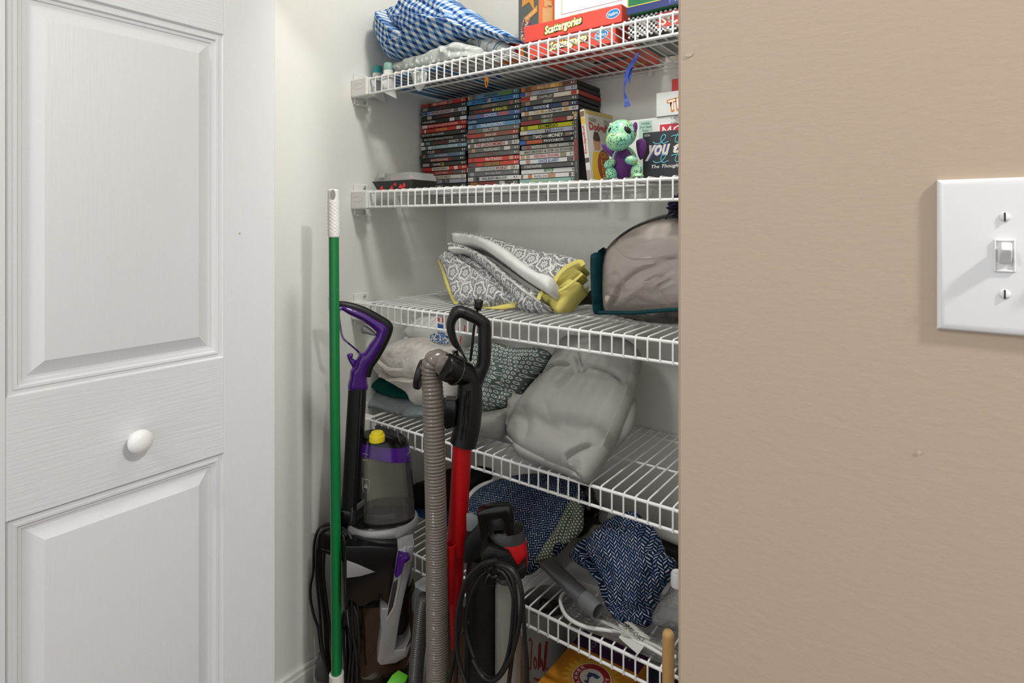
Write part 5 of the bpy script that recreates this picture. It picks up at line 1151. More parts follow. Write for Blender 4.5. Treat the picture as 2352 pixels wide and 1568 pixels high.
soft('folded_sheet', Q('H', [(1295, 540), (1300, 640), (1262, 780), (1165, 900), (1080, 985), (1030, 985), (1020, 930), (1100, 780), (1180, 600), (1240, 500)]), (-0.62, 1.115, 0.725), gn, 0.022, 0.015, grey_f, gs, h=0.006, R=0.03, creases=[(Q('H', [(1260, 560), (1200, 700), (1120, 860)]), 0.01, 0.008)], wr=0.004, wscale=20, wdir=1.0, seed=28)
soft('gathered_hem', Q('H', [(300, 780), (278, 710), (300, 600), (360, 520), (440, 500), (560, 380), (640, 300), (600, 420), (470, 560), (400, 640), (350, 740)]), (-0.85, 1.095, 0.725), gn, 0.026, 0.02, grey_f, gs, h=0.005, R=0.02, wr=0.008, wscale=60, wdir=-0.6, wst=2.5, seed=29)
soft('lower_fold', Q('H', [(285, 850), (330, 900), (390, 985), (600, 1065), (760, 1130), (880, 1192), (905, 1188), (820, 1100), (640, 1010), (400, 900), (310, 830)]), (-0.75, 1.075, 0.722), gn, 0.016, 0.012, grey_f, gs, h=0.005, R=0.012, wr=0.002, seed=30)
MB().box((-0.93, 1.13, D4), (-0.62, 1.36, D4+0.045), 0.02).build('folded_sheet', grey_f, gs)

# ================================================================== LOWEST SHELF
black_f = fabric('black_nylon', f_plain('#141418'), rough=0.6); navy_n = fabric('blue_nylon', f_plain('#173a5e'), rough=0.6)
bag = thing('nylon_bag', 'black and blue nylon bag on the lowest shelf behind the vacuum hose', 'bag', WY(1010, 1240, 1.27))
soft('bag_top', Q('K', [(60, 175), (140, 130), (290, 55), (470, 48), (560, 90), (568, 160), (520, 200), (470, 320), (300, 330), (100, 330)]), WY(1010, 1130, 1.29), NY, 0.05, 0.09, black_f, bag, h=0.008, lumps=0.01, seed=31)
soft('bag_bottom', Q('K', [(65, 310), (300, 320), (470, 320), (440, 470), (300, 540), (100, 545), (75, 460)]), WY(1010, 1200, 1.27), NY, 0.05, 0.09, navy_n, bag, h=0.008, lumps=0.01, seed=32)
hn = (0, -0.72, 0.69)
cu = thing('herringbone_cushion', 'large navy herringbone cushion with green dotted edging behind the red vacuum', 'cushion', (-0.87, 1.25, D5))
soft('cushion_cover', Q('0', [(1072, 1165), (1100, 1125), (1160, 1098), (1230, 1088), (1300, 1098), (1332, 1118), (1342, 1150), (1325, 1205), (1290, 1258), (1245, 1292), (1210, 1318), (1170, 1312), (1110, 1262), (1075, 1210)]), (-0.87, 1.21, 0.475), hn, 0.03, 0.05, herring, cu, h=0.007, R=0.06, lumps=0.006, seed=33, uvrot=0.35)
soft('white_lining', Q('0', [(1068, 1160), (1095, 1120), (1140, 1102), (1130, 1120), (1095, 1140), (1080, 1180), (1082, 1225), (1072, 1215)]), (-0.87, 1.215, 0.47), hn, 0.018, 0.02, white_f, cu, h=0.006, R=0.01)
soft('dotted_edging', Q('L', [(158, 685), (200, 600), (290, 450), (360, 330), (420, 220), (470, 180), (505, 250), (512, 400), (480, 470), (385, 545), (335, 530), (292, 560), (280, 640), (220, 662)]), (-0.78, 1.185, 0.49), (0, -0.8, 0.6), 0.014, 0.02, dots_f, cu, h=0.006, R=0.02, creases=[(Q('L', [(440, 260), (430, 370), (380, 470), (350, 530)]), 0.016, 0.008), (Q('L', [(320, 430), (290, 520), (240, 620)]), 0.008, 0.008)], wr=0.002, wscale=30, seed=34, uvrot=0.6)
hd = thing('hair_dryer', 'black hair dryer with pale nozzle lying at the back of the lowest shelf', 'hair dryer', WY(1360, 1210, 1.33))
soft('dryer_body', Q('L', [(470, 90), (540, 100), (590, 170), (605, 235), (672, 290), (668, 390), (595, 402), (540, 470), (480, 490), (440, 400), (440, 200)]), WY(1355, 1180, 1.37), NY, 0.032, 0.032, mat('gloss_black', '#0d0d0e', 0.2), hd, h=0.007)
MB().tube([WY(1387, 1186, 1.365), WY(1412, 1190, 1.335)], [0.017, 0.021], 18).build('nozzle', mat('pale_nozzle', '#b5b4b0', 0.4), hd)
carton('grey_board', 'flat pale grey board lying on the lowest shelf under the navy bundles', 'board', fy(-0.80, 1.21, D5), 0.42, 0.012, 0.22, mat('pale_grey_card', '#a9a8a4', 0.6, var=0.05), 0.002)
carton('dark_carton', 'small dark green carton under the paper roll at the back of the lowest shelf', 'carton', fy(-0.615, 1.385, D5+0.0125), 0.30, 0.042, 0.07, mat('dark_green_card', '#23281f', 0.6, var=0.2, vscale=60))
MB().tube([WY(1490, 1210, 1.415), WY(1572, 1243, 1.415)], mm(14, 1530, 1.39), 18).build('paper_roll', mat('white_paper', '#d6d6d2', 0.6), label='white paper roll lying along the back of the lowest shelf', cat='paper roll', origin=WY(1490, 1210, 1.415))
soft('herringbone_bundle', Q('L', [(430, 625), (520, 520), (590, 468), (690, 370), (800, 322), (900, 300), (960, 372), (1030, 420), (1092, 540), (1120, 618), (1182, 650), (1190, 700), (1160, 800), (1085, 900), (1040, 1050), (1000, 1140), (960, 1158), (880, 1128), (820, 1158), (740, 1080), (680, 960), (640, 850), (570, 752), (470, 692)]), (-0.62, 1.165, 0.47), (0, -0.86, 0.5), 0.055, 0.06, herring, h=0.0055, R=0.06,
     steps=[(Q('L', [(800, 1120), (740, 1000), (700, 860), (640, 720), (580, 600), (570, 500)]), 0.030, 0.03), (Q('L', [(1150, 740), (1090, 860), (1020, 960), (1010, 1080)]), 0.028, 0.025), (Q('L', [(660, 760), (560, 690), (450, 650)]), 0.022, 0.02), (Q('L', [(1120, 620), (1040, 640), (960, 760), (900, 900), (880, 1040)]), 0.016, 0.03), (Q('L', [(1000, 420), (900, 450), (760, 440), (640, 470)]), 0.016, 0.03)],
     creases=[(Q('L', [(900, 310), (860, 380), (700, 420), (600, 480)]), 0.016, 0.008), (Q('L', [(830, 900), (900, 1010), (960, 1040), (1030, 1000)]), 0.018, 0.008), (Q('L', [(1060, 640), (1090, 720), (1060, 820)]), 0.016, 0.008), (Q('L', [(740, 880), (800, 980), (890, 1080)]), 0.014, 0.008), (Q('L', [(680, 640), (760, 760), (800, 880)]), 0.010, 0.012)], wr=0.004, wscale=22, wdir=-0.8, lumps=0.018, lscale=13, seed=35, uvrot=-0.35, uvbend=0.4,
     label='crumpled navy herringbone cloth bundle at the right of the lowest shelf', cat='cloth', origin=(-0.62, 1.17, D5))
ct = thing('crevice_tool', 'grey vacuum crevice tool lying on the lowest shelf', 'vacuum tool', WY(1320, 1360, 1.15))
A0 = WY(*Q('L', [(235, 672)])[0], 1.135); A1 = WY(*Q('L', [(530, 960)])[0], 1.10); A2 = WY(*Q('L', [(622, 1038)])[0], 1.085)
dr_ = (A2-A0).normalized(); sdir = dr_.cross(Vector((0, 0, 1))).normalized(); udir = sdir.cross(dr_).normalized()
def crv(p, w, h_, e=2.0): return [p+sdir*(w*math.copysign(abs(math.cos(a))**(2/e), math.cos(a)))+udir*(h_*math.copysign(abs(math.sin(a))**(2/e), math.sin(a))) for a in [2*math.pi*j/24 for j in range(24)]]
tool_m = mat('grey_tool_plastic', '#58595b', 0.4)
MB().rings([crv(A0, 0.019, 0.006, 4), crv(A0.lerp(A1, 0.3), 0.019, 0.0075, 4), crv(A0.lerp(A1, 0.7), 0.0185, 0.011, 3), crv(A1, 0.0175, 0.0155, 2.3)]).build('nozzle', tool_m, ct, smooth=40)
r_o = [crv(A1-dr_*0.004, 0.0195, 0.0195), crv(A1.lerp(A2, 0.2), 0.0195, 0.0195), crv(A2, 0.0165, 0.0165), crv(A2+dr_*0.0002, 0.0145, 0.0145), crv(A2-dr_*0.03, 0.013, 0.013)]
MB().rings(r_o).build('collar', mat('pale_tool_plastic', '#6c6d6f', 0.4), ct, smooth=40)
MB().add(crv(A2-dr_*0.029, 0.0135, 0.0135), [tuple(range(24))]).build('bore', mat('tool_bore', '#26262a', 0.7), ct)
# clear plastic package in front
pk = thing('clear_package', 'crinkled clear plastic package with white cord edge on the lowest shelf front', 'package', (-0.62, 1.12, D5))
crk = clear('crinkled_film', (0.95, 0.96, 0.95), 0.05, 0.12, bump=0.9, bscale=12)
fn = (0, -0.45, 0.9)
soft('film', Q('L', [(340, 930), (400, 880), (490, 930), (620, 1050), (780, 1100), (980, 1190), (1240, 1330), (1260, 1450), (1100, 1430), (960, 1370), (780, 1275), (520, 1195), (400, 1095), (350, 1005)]), (-0.7, 1.13, 0.415), fn, 0.014, 0.008, crk, pk, h=0.007, R=0.02, wr=0.006, wscale=40, wdir=0.4, seed=36)
def wtube(pts, r, nm, m_, parent, y0=1.13, z0=0.43): MB().tube([WP(p[0], p[1], (0, y0, z0), Vector(fn).normalized()) for p in spline(Q('L', pts), 6)], r, 8).build(nm, m_, parent, smooth=60)
wcord = mat('white_cord', '#dcdcd8', 0.4)
wtube([(400, 885), (350, 930), (350, 1000), (400, 1085), (520, 1150), (700, 1180), (820, 1200), (960, 1280), (1100, 1360)], 0.0042, 'edge_cord', wcord, pk)
wtube([(470, 930), (560, 1060), (640, 1110), (760, 1160), (900, 1230), (1040, 1290), (1200, 1380)], 0.0036, 'edge_cord', wcord, pk)
fo = WP(*Q('L', [(838, 1150)])[0], (0, 1.13, 0.432), Vector(fn).normalized())
fP = frame(fo, (0.93, -0.25, -0.12), (0.2, 0.85, 0.45))
decal(rect(0.0, -0.028, 0.05, 0.012), fP, flatm('#c6c6c2'), pk, 'paper_insert', 0.0); decal(oval(0.014, -0.002, 0.040, 0.012), fP, flatm('#dddcd4'), pk, 'oval_label', 0.001); lettering('COMFORT', fP, -0.02, -0.006, 0.066, 0.008, flatm('#2b2b2b'), pk, lift=0.002)
# clear bottle bag at the right edge
cb = thing('clear_pouch', 'clear plastic pouch with white cap by the wall edge on the lowest shelf', 'pouch', WY(1560, 1450, 1.11))
soft('pouch', Q('L', [(1018, 1085), (1060, 980), (1130, 900), (1172, 840), (1260, 830), (1330, 950), (1380, 1100), (1330, 1190), (1180, 1170), (1080, 1140)]), WY(1545, 1400, 1.12), NY, 0.025, 0.03, clear('pouch_film', (0.8, 0.81, 0.8), 0.16, 0.1, bump=0.7, bscale=8), cb, h=0.007)
MB().lathe([(0.0125, 0), (0.013, 0.004), (0.0125, 0.024), (0.010, 0.0275)], 18, Matrix.Translation(WY(1556, 1345, 1.115))).build('cap', mat('white_cap', '#e0e0de', 0.35), cb, smooth=50)
# wooden dowel in front
dw = WY(1535, 1447, 1.035); rr_ = mm(13.8, 1535, 1.035)
wo = thing('wooden_handle', 'pale wooden tool handle standing by the wall edge', 'tool handle', (dw.x, dw.y, 0))
MB().lathe([(rr_, 0.0), (rr_, dw.z-0.011), (rr_*0.94, dw.z-0.006), (rr_*0.7, dw.z-0.0015), (rr_*0.3, dw.z)], 24, Matrix.Translation((dw.x, dw.y, 0))).build('shaft', mat('pale_wood', '#c39a64', 0.5, bump=0.1, bscale=40, stretch=(8, 8, 0.5), var=0.12, vscale=20), wo, smooth=50)

# ================================================================== ON THE FLOOR UNDER THE SHELF
tb = thing('plastic_tub', 'white plastic tub with red lettering on the floor under the lowest shelf', 'tub', (WY(1258, 1400, 1.33).x, 1.33, 0))
tx, ty = WY(1258, 1400, 1.33).x, 1.33
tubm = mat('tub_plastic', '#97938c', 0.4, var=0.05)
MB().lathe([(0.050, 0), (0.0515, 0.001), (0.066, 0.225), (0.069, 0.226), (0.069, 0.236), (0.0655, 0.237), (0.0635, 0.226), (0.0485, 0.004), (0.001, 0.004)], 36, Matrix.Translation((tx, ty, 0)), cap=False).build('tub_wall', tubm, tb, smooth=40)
redw = mat('red_tub_print', '#8c2c28', 0.45)
def on_tub(pts, nm, r=0.0018):
    out = []
    for (ang, z) in spline(pts, 6):
        rad = 0.0515+(0.066-0.0515)*z/0.225+0.0006; out.append((tx+rad*math.sin(ang), ty-rad*math.cos(ang), z))
    MB().tube(out, r, 5).build(nm, redw, tb)
on_tub([(-0.50, 0.085), (-0.40, 0.075), (-0.30, 0.085), (-0.22, 0.125), (-0.15, 0.16), (-0.30, 0.155), (-0.22, 0.165)], 'script_letter'); on_tub([(-0.10, 0.10), (-0.02, 0.12), (0.06, 0.105), (-0.02, 0.088), (-0.10, 0.10)], 'script_letter')
on_tub([(0.14, 0.09), (0.20, 0.15), (0.26, 0.16), (0.22, 0.10), (0.30, 0.12), (0.36, 0.09)], 'script_letter'); on_tub([(0.40, 0.09), (0.48, 0.16), (0.54, 0.165), (0.46, 0.10), (0.58, 0.1)], 'script_letter')
for k in range(6): on_tub([(-0.95, 0.17-k*0.022), (-0.72, 0.17-k*0.022)], 'print_line', 0.003 if k == 0 else 0.0012)
on_tub([(-0.1, 0.06), (0.3, 0.064), (0.6, 0.07)], 'print_line', 0.003)
on_tub([(-0.9, 0.04), (-0.5, 0.036), (-0.2, 0.034)], 'print_line', 0.0015)
cab = mat('black_cable', '#141415', 0.4)
MB().tube(spline([(tx+0.022*math.cos(k*2.1), ty+0.022*math.sin(k*1.7), 0.03+0.016*k if k < 13 else 0.235) for k in range(15)], 6), 0.004, 8).build('cable', cab, label='black cable coiled inside the white tub', cat='cable', origin=(tx, ty, 0.02))
carton('navy_carton', 'dark navy carton on the floor under the vacuum bag box', 'carton', fy(-0.735, 1.10, 0.0), 0.37, 0.185, 0.24, mat('navy_carton_card', '#1c1f3d', 0.5))
zt2 = 0.243; xo0 = WZ(1301, 1491, zt2).x; xo1 = xo0+0.168; yfar = 1.285
frV = frame((xo0, 1.06, 0.187), (1, 0, 0), (0, 0, 1))
t = carton('vacuum_bag_box', 'orange and purple vacuum bag box lying under the lowest shelf', 'box', frV, xo1-xo0, zt2-0.187, yfar-1.06, mat('orange_card', '#d0871f', 0.45, var=0.05, vscale=12))
# the printed face looks up and reads from the back: x runs to -X, y towards the room
fT = frame((xo1, yfar, zt2), (-1, 0, 0), (0, -1, 0)); wT = xo1-xo0
decal(rect(0, 0, wT, 0.062), fT, flatm('#3f1a45'), t, 'purple_band'); lettering('Hoover Y', fT, 0.032, 0.018, 0.10, 0.020, flatm('#a58fa8'), t, bold=0.01); lettering('Z', fT, 0.116, 0.042, 0.012, 0.015, flatm('#a58fa8'), t, bold=0.01)
lettering('ODOR ELIMINATING', fT, 0.03, 0.074, 0.088, 0.009, flatm('#8a4a1a'), t, bold=0.01)
cx_, cy_ = 0.078, 0.132
decal([(cx_+(0.066 if i % 2 else 0.050)*math.cos(math.pi*i/24), cy_+(0.066 if i % 2 else 0.050)*math.sin(math.pi*i/24)) for i in range(48)], fT, flatm('#dca63a'), t, 'sunburst', 0.0003)
decal(oval(cx_, cy_, 0.043, 0.043), fT, flatm('#e8e2d8'), t, 'emblem', 0.0006); decal(oval(cx_, cy_, 0.041, 0.041), fT, flatm('#b02a2c'), t, 'emblem', 0.0009); decal(oval(cx_, cy_, 0.026, 0.026), fT, flatm('#ddd8d0'), t, 'emblem', 0.0012)
for i, ch in enumerate('ARM & HAMMER'):
    if ch == ' ': continue
    a = math.radians(205-i*21); lettering(ch, fT, cx_+0.0335*math.cos(a)-0.0038, cy_+0.0335*math.sin(a)-0.0045, 0.0076, 0.009, flatm('#ece6de'), t, rot=a-math.pi/2, lift=0.0016, bold=0.02)
decal([(cx_-0.015, cy_-0.012), (cx_-0.002, cy_-0.014), (cx_+0.012, cy_-0.010), (cx_+0.011, cy_+0.004), (cx_+0.002, cy_+0.002), (cx_+0.001, cy_-0.004), (cx_-0.012, cy_-0.002)], fT, flatm('#3b4a6b'), t, 'emblem_arm', 0.0016)
decal([(cx_-0.014, cy_+0.014), (cx_-0.002, cy_+0.018), (cx_+0.001, cy_+0.012), (cx_+0.006, cy_-0.002), (cx_+0.009, cy_-0.001), (cx_+0.004, cy_+0.013), (cx_+0.009, cy_+0.016), (cx_+0.007, cy_+0.021), (cx_-0.016, cy_+0.018)], fT, flatm('#3b4a6b'), t, 'emblem_hammer', 0.0019)
carton('white_carton', 'small white carton on the floor behind the carpet cleaner', 'carton', fy(WY(945, 1400, 1.13).x, 1.13, 0.0), 0.06, 0.265, 0.08, mat('white_carton_card', '#d5d9dd', 0.5))
# ================================================================== CARPET CLEANER (purple and black upright)
YC = 0.965
pur = mat('purple_plastic', '#46127a', 0.22, coat=0.3); gblk = mat('glossy_black_plastic', '#0b0b0c', 0.2); sblk = mat('satin_black_plastic', '#131314', 0.42, spec=0.4)
silv = mat('silver_plastic', '#a3a3a4', 0.35, metal=0.35); amber = clear('amber_tank', (0.30, 0.20, 0.08), 0.45, 0.08)
smoke = clear('smoked_tank', (0.74, 0.72, 0.66), 0.08, 0.06); yel = mat('yellow_cap_plastic', '#e3cf1d', 0.35); rubber = mat('black_cord_rubber', '#18181a', 0.38)
def vn(u): r = ray(u, HOR); r.z = 0; r.normalize(); return -r           # plane facing the room
cc = thing('carpet_cleaner', 'purple and black upright carpet cleaner behind the green broom', 'carpet cleaner', (WY(865, 1300, YC).x, YC, 0))
nC = vn(840)
hp0 = WY(835, 780, 0.955)
soft('handle', Q('F', [(104, 842), (112, 820), (140, 812), (210, 820), (310, 855), (400, 905), (462, 942), (470, 985), (445, 1055), (395, 1150), (345, 1225), (328, 1290), (325, 1385), (205, 1385), (212, 1290), (218, 1245), (245, 1215), (252, 1180), (272, 1140), (215, 1085), (165, 1045), (145, 985), (125, 900)]), hp0, nC, 0.016, 0.016, pur, cc, h=0.0045, R=0.012,
     holes=[Q('F', [(150, 852), (210, 880), (300, 925), (375, 980), (388, 1010), (350, 1065), (300, 1132), (262, 1108), (205, 1060), (172, 1025), (158, 960)])])
P = spline(Q('F', [(110, 822), (150, 812), (230, 828), (320, 862), (410, 912), (466, 950), (468, 990), (440, 1060), (392, 1150), (345, 1225), (330, 1290)]), 5)
MB().tube([WP(p[0], p[1], hp0+nC*0.0, nC) for p in P], [0.0085+0.003*math.sin(math.pi*i/len(P)) for i in range(len(P))], 10).build('handle_trim', sblk, cc, smooth=60)
soft('trigger', Q('F', [(290, 952), (330, 955), (385, 1000), (380, 1020), (330, 1008), (292, 1000)]), hp0, nC, 0.008, 0.008, mat('grey_trigger', '#8a8a8c', 0.35), cc, h=0.004, R=0.006)
soft('cord_hook', Q('F', [(193, 1145), (215, 1135), (236, 1140), (232, 1170), (250, 1180), (258, 1215), (240, 1240), (215, 1205), (200, 1175)]), hp0, nC, 0.007, 0.007, pur, cc, h=0.004, R=0.006)
# stem
sA = WP(*Q('F', [(264, 1375)])[0], hp0, nC); sB = WY(*Q('I', [(535, 940)])[0], 0.925)
dS = (sB-sA).normalized(); xS = Vector((RX, RY, 0)); xS = (xS-dS*xS.dot(dS)).normalized(); yS = dS.cross(xS)
def sq(p, w, d, e=4): return [p+xS*(w*math.copysign(abs(math.cos(a))**(2/e), math.cos(a)))+yS*(d*math.copysign(abs(math.sin(a))**(2/e), math.sin(a))) for a in [2*math.pi*j/28 for j in range(28)]]
w0 = mm(20, 820, 0.94)
MB().rings([sq(sA-dS*0.004, w0*0.98, 0.016), sq(sB+dS*0.04, w0*1.02, 0.018)]).build('stem', sblk, cc, smooth=40)
MB().rings([sq(sA+xS*w0*0.5+yS*-0.0*0-0.0*dS-nC*-0.012, w0*0.2, 0.006), sq(sB+xS*w0*0.5-nC*-0.014, w0*0.2, 0.006)]).build('stem_ridge', gblk, cc, smooth=40)
slab('stem_socket', Q('I', [(425, 935), (545, 950), (690, 838), (704, 880), (712, 1190), (600, 1198), (425, 1165)]), WY(805, 1190, 0.925), nC, 0.02, 0.06, gblk, cc, 0.004)
slab('socket_edge', Q('I', [(540, 958), (685, 846), (700, 880), (556, 1000), (545, 1180), (532, 1170)]), WY(805, 1190, 0.925)+nC*0.0205, nC, 0.001, 0.002, mat('dark_grey_edge', '#4a4c4e', 0.25), cc, 0.0005)
# clean water tank
h6 = lambda pts: [(p[0], p[1], p[2]/4.6118, None, 1.0, p[3]) for p in Q('I', pts)]
tank = ploft(h6([(890, 370, 278, .22), (895, 520, 284, .15), (912, 800, 288, .05), (928, 1000, 284, 0), (938, 1130, 272, 0), (940, 1200, 245, 0)]), 1.0, 0.75, 36, 2.5).build('water_tank', smoke, cc, smooth=50)
ploft(h6([(890, 235, 256, .17), (890, 262, 262, .18), (890, 350, 278, .22), (890, 375, 282, .23)]), 1.0, 0.77, 36, 2.5).build('tank_collar', pur, tank, smooth=50)
ploft(h6([(890, 170, 180, .16), (890, 185, 232, .16), (890, 215, 252, .17), (890, 240, 258, .17)]), 1.0, 0.77, 36, 2.5).build('tank_lid', gblk, tank, smooth=40)
slab('lid_latch', Q('I', [(790, 120), (830, 115), (1030, 180), (1060, 240), (900, 225), (800, 190)]), WY(885, 1000, 0.985), nC, 0.02, 0.03, gblk, tank, 0.003)
ycap = WY(*Q('I', [(812, 196)])[0], 0.945)
MB().lathe([(0.0185, -0.010), (0.0185, 0.003), (0.0175, 0.005), (0.0148, 0.0055), (0.0148, 0.010), (0.0135, 0.0118), (0.002, 0.0122)], 28, Matrix.Translation(ycap)).build('filler_cap', yel, tank, smooth=40)
ploft(h6([(922, 925, 262, .0), (928, 1000, 274, 0), (938, 1120, 262, 0), (940, 1190, 238, 0)]), 1.0, 0.74, 32, 2.4).build('tank_water', clear('tank_water_film', (0.6, 0.6, 0.58), 0.12, 0.1), tank, smooth=50)
# printed marks on the tank
pm_ = flatm('#b5b3aa')
def onpl(pts, y, r, nm, parent, m_, z='I'): MB().tube([WY(p[0], p[1], y) for p in Q(z, pts)], r, 5).build(nm, m_, parent)
for (a, b) in (((665, 375), (715, 388)), ((660, 440), (710, 452))): onpl([a, b], 0.925, 0.0005, 'level_mark', tank, pm_)
onpl([(655, 640), (730, 655), (735, 690), (718, 790), (665, 780), (655, 640)], 0.925, 0.0005, 'pictogram', tank, pm_); onpl([(680, 730), (685, 700), (700, 702), (705, 738), (680, 730)], 0.925, 0.0012, 'pictogram', tank, pm_)
# silver collar and body
ploft(Q('I', [(872, 1052, 362/4.61), (872, 1085, 378/4.61), (872, 1115, 378/4.61), (862, 1200, 350/4.61), (850, 1300, 330/4.61)]), 0.985, 0.78, 40, 2.2).build('silver_collar', silv, cc, smooth=35)
ploft(Q('I', [(872, 1040, 325/4.61), (872, 1056, 342/4.61)]), 0.985, 0.76, 40, 2.2).build('collar_well', gblk, cc, smooth=35)
ploft(Q('J', [(700, 300, 345/4.04), (700, 700, 325/4.04), (700, 1000, 305/4.04), (700, 1400, 310/4.04), (700, 1560, 330/4.04)]), 0.98, 0.80, 36, 2.5).build('body', gblk, cc, smooth=50)
ploft(Q('J', [(735, 700, 325/4.04), (740, 900, 316/4.04), (745, 1250, 292/4.04), (740, 1370, 262/4.04)]), 0.978, 0.80, 36, 2.4).build('dirty_tank', mat('brown_dirty_tank', '#2c1f10', 0.1, var=0.45, vscale=10, stretch=(3, 3, 0.4), coat=0.5), cc, smooth=50)
fpl = WY(860, 1400, 0.905)
slab('black_shield', Q('J', [(420, 290), (900, 300), (908, 340), (865, 620), (818, 848), (762, 790), (750, 735), (640, 820), (600, 845), (555, 848), (420, 760)]), fpl, nC, 0.004, 0.05, gblk, cc, 0.003)
slab('grey_plate', Q('J', [(430, 430), (530, 466), (690, 537), (560, 575), (430, 592)]), fpl+nC*0.0045, nC, 0.001, 0.003, mat('grey_plate', '#8d8a8c', 0.35), cc, 0.0006)
slab('silver_grip', Q('J', [(905, 320), (985, 285), (1055, 268), (1045, 380), (1005, 560), (960, 760), (925, 930), (900, 1100), (880, 1242), (960, 1228), (1005, 1165), (1022, 1095), (1030, 1190), (985, 1308), (885, 1366), (742, 1386), (712, 1350), (748, 1050), (738, 930), (745, 850), (812, 850), (862, 620)]), fpl+nC*0.006, nC, 0.008, 0.045, silv, cc, 0.004)
slab('grip_face', Q('J', [(962, 300), (985, 295), (975, 420), (925, 640), (885, 860), (800, 1000), (798, 970), (860, 860), (905, 640), (940, 460)]), fpl+nC*0.0145, nC, 0.0012, 0.002, mat('bright_silver', '#c9c9ca', 0.25, metal=0.5), cc, 0.0006)
slab('grip_inset', Q('J', [(862, 640), (905, 600), (880, 850), (806, 960), (822, 850)]), fpl+nC*0.0142, nC, 0.0004, 0.001, mat('dark_grip_face', '#2c2b28', 0.4), cc, 0.0002)
slab('latch', Q('J', [(912, 350), (1000, 365), (1016, 398), (985, 430), (960, 440), (935, 535), (890, 580), (876, 562)]), fpl+nC*0.018, nC, 0.010, 0.012, pur, cc, 0.003)
slab('latch_tab', Q('J', [(930, 400), (1000, 380), (1014, 400), (965, 435), (940, 535), (915, 548)]), fpl+nC*0.028, nC, 0.006, 0.002, pur, cc, 0.002)
slab('release_pedal', Q('J', [(800, 1575), (850, 1500), (912, 1455), (1000, 1505), (985, 1550), (950, 1590), (870, 1600)]), WY(905, 1550, 0.90), Vector(nC)*0.5+Vector((0, 0, 0.8)), 0.006, 0.01, mat('lime_plastic', '#62c22a', 0.35), cc, 0.003)
bx, by = WY(865, 1400, YC).x, YC
fb = ploft(Q('J', [(690, 1500, 380/4.04)]), 0.97, 0.9) if False else None
MB().box((bx-0.055, by-0.055, 0.0), (bx+0.13, by+0.10, 0.085), 0.03).build('foot', sblk, cc)
MB().box((bx-0.04, by-0.060, 0.02), (bx+0.10, by-0.05, 0.075), 0.015).build('brush_hood', smoke, cc)
soft('foot_corner', Q('J', [(95, 1440), (125, 1360), (180, 1290), (255, 1290), (270, 1440), (260, 1540), (170, 1530), (110, 1490)]), WY(735, 1540, 0.965), nC, 0.02, 0.05, mat('light_grey_plastic', '#8c8c8e', 0.4), cc, h=0.006, R=0.015)
# cord and its carry handle
slab('carry_handle', Q('J', [(165, 200), (205, 140), (275, 125), (360, 150), (420, 210), (420, 320), (330, 380), (270, 355), (230, 340), (160, 300)]), WY(745, 1235, 0.94), nC, 0.015, 0.03, gblk, cc, 0.004)
lettering('carry handle', frame(WY(738, 1262, 0.922), (0.83, 0.5, -0.22), (0, 0, 1)), 0, 0, 0.03, 0.004, flatm('#a0a0a0'), cc)
def cord(z, pts, y, r, parent, nm='cord'): MB().tube([WY(p[0], p[1], p[2] if len(p) > 2 else y) for p in spline(Q(z, [p if len(p) > 2 else p+(y,) for p in pts]), 6)], r, 8).build(nm, rubber, parent, smooth=60)
for pts, y in (([(400, 150), (300, 96), (220, 96), (155, 165), (126, 300), (120, 520), (95, 660), (95, 800), (130, 960), (165, 1060), (190, 1250), (230, 1400), (265, 1560)], 0.93), ([(400, 165), (330, 120), (235, 130), (175, 200), (152, 350), (150, 600), (178, 900), (200, 1200), (255, 1500), (270, 1580)], 0.925),
               ([(390, 180), (300, 140), (215, 160), (180, 260), (168, 500), (190, 760), (225, 1000), (240, 1300), (290, 1580)], 0.935), ([(240, 180), (200, 300), (190, 520), (215, 800), (250, 1040), (262, 1300), (300, 1560)], 0.945), ([(250, 200), (225, 330), (215, 560), (245, 840), (280, 1100), (300, 1400), (320, 1580)], 0.94),
               ([(385, 130), (450, 185), (490, 300), (500, 500), (475, 680), (440, 800), (425, 880)], 0.885), ([(395, 190), (440, 350), (455, 600), (480, 850), (490, 1100), (525, 1350), (530, 1580)], 0.885), ([(400, 230), (420, 420), (435, 700), (515, 900), (545, 1150), (540, 1400), (545, 1580)], 0.89),
               ([(390, 160), (470, 300), (495, 560), (530, 820), (535, 1080), (500, 1320), (480, 1580)], 0.892), ([(385, 250), (400, 500), (440, 800), (465, 1050), (470, 1300), (440, 1580)], 0.895), ([(400, 1060), (400, 1200), (415, 1400), (420, 1580)], 0.895)):
    cord('J', pts, y, 0.0035, cc)
MB().tube([WY(p[0], p[1], 0.903) for p in Q('J', [(428, 870), (415, 940), (405, 1010)])], [0.006, 0.010, 0.012], 12).build('plug', rubber, cc)
MB().tube([WY(p[0], p[1], 0.903) for p in Q('J', [(405, 1005), (395, 1080)])], [0.011, 0.008], 12).build('plug', gblk, cc)

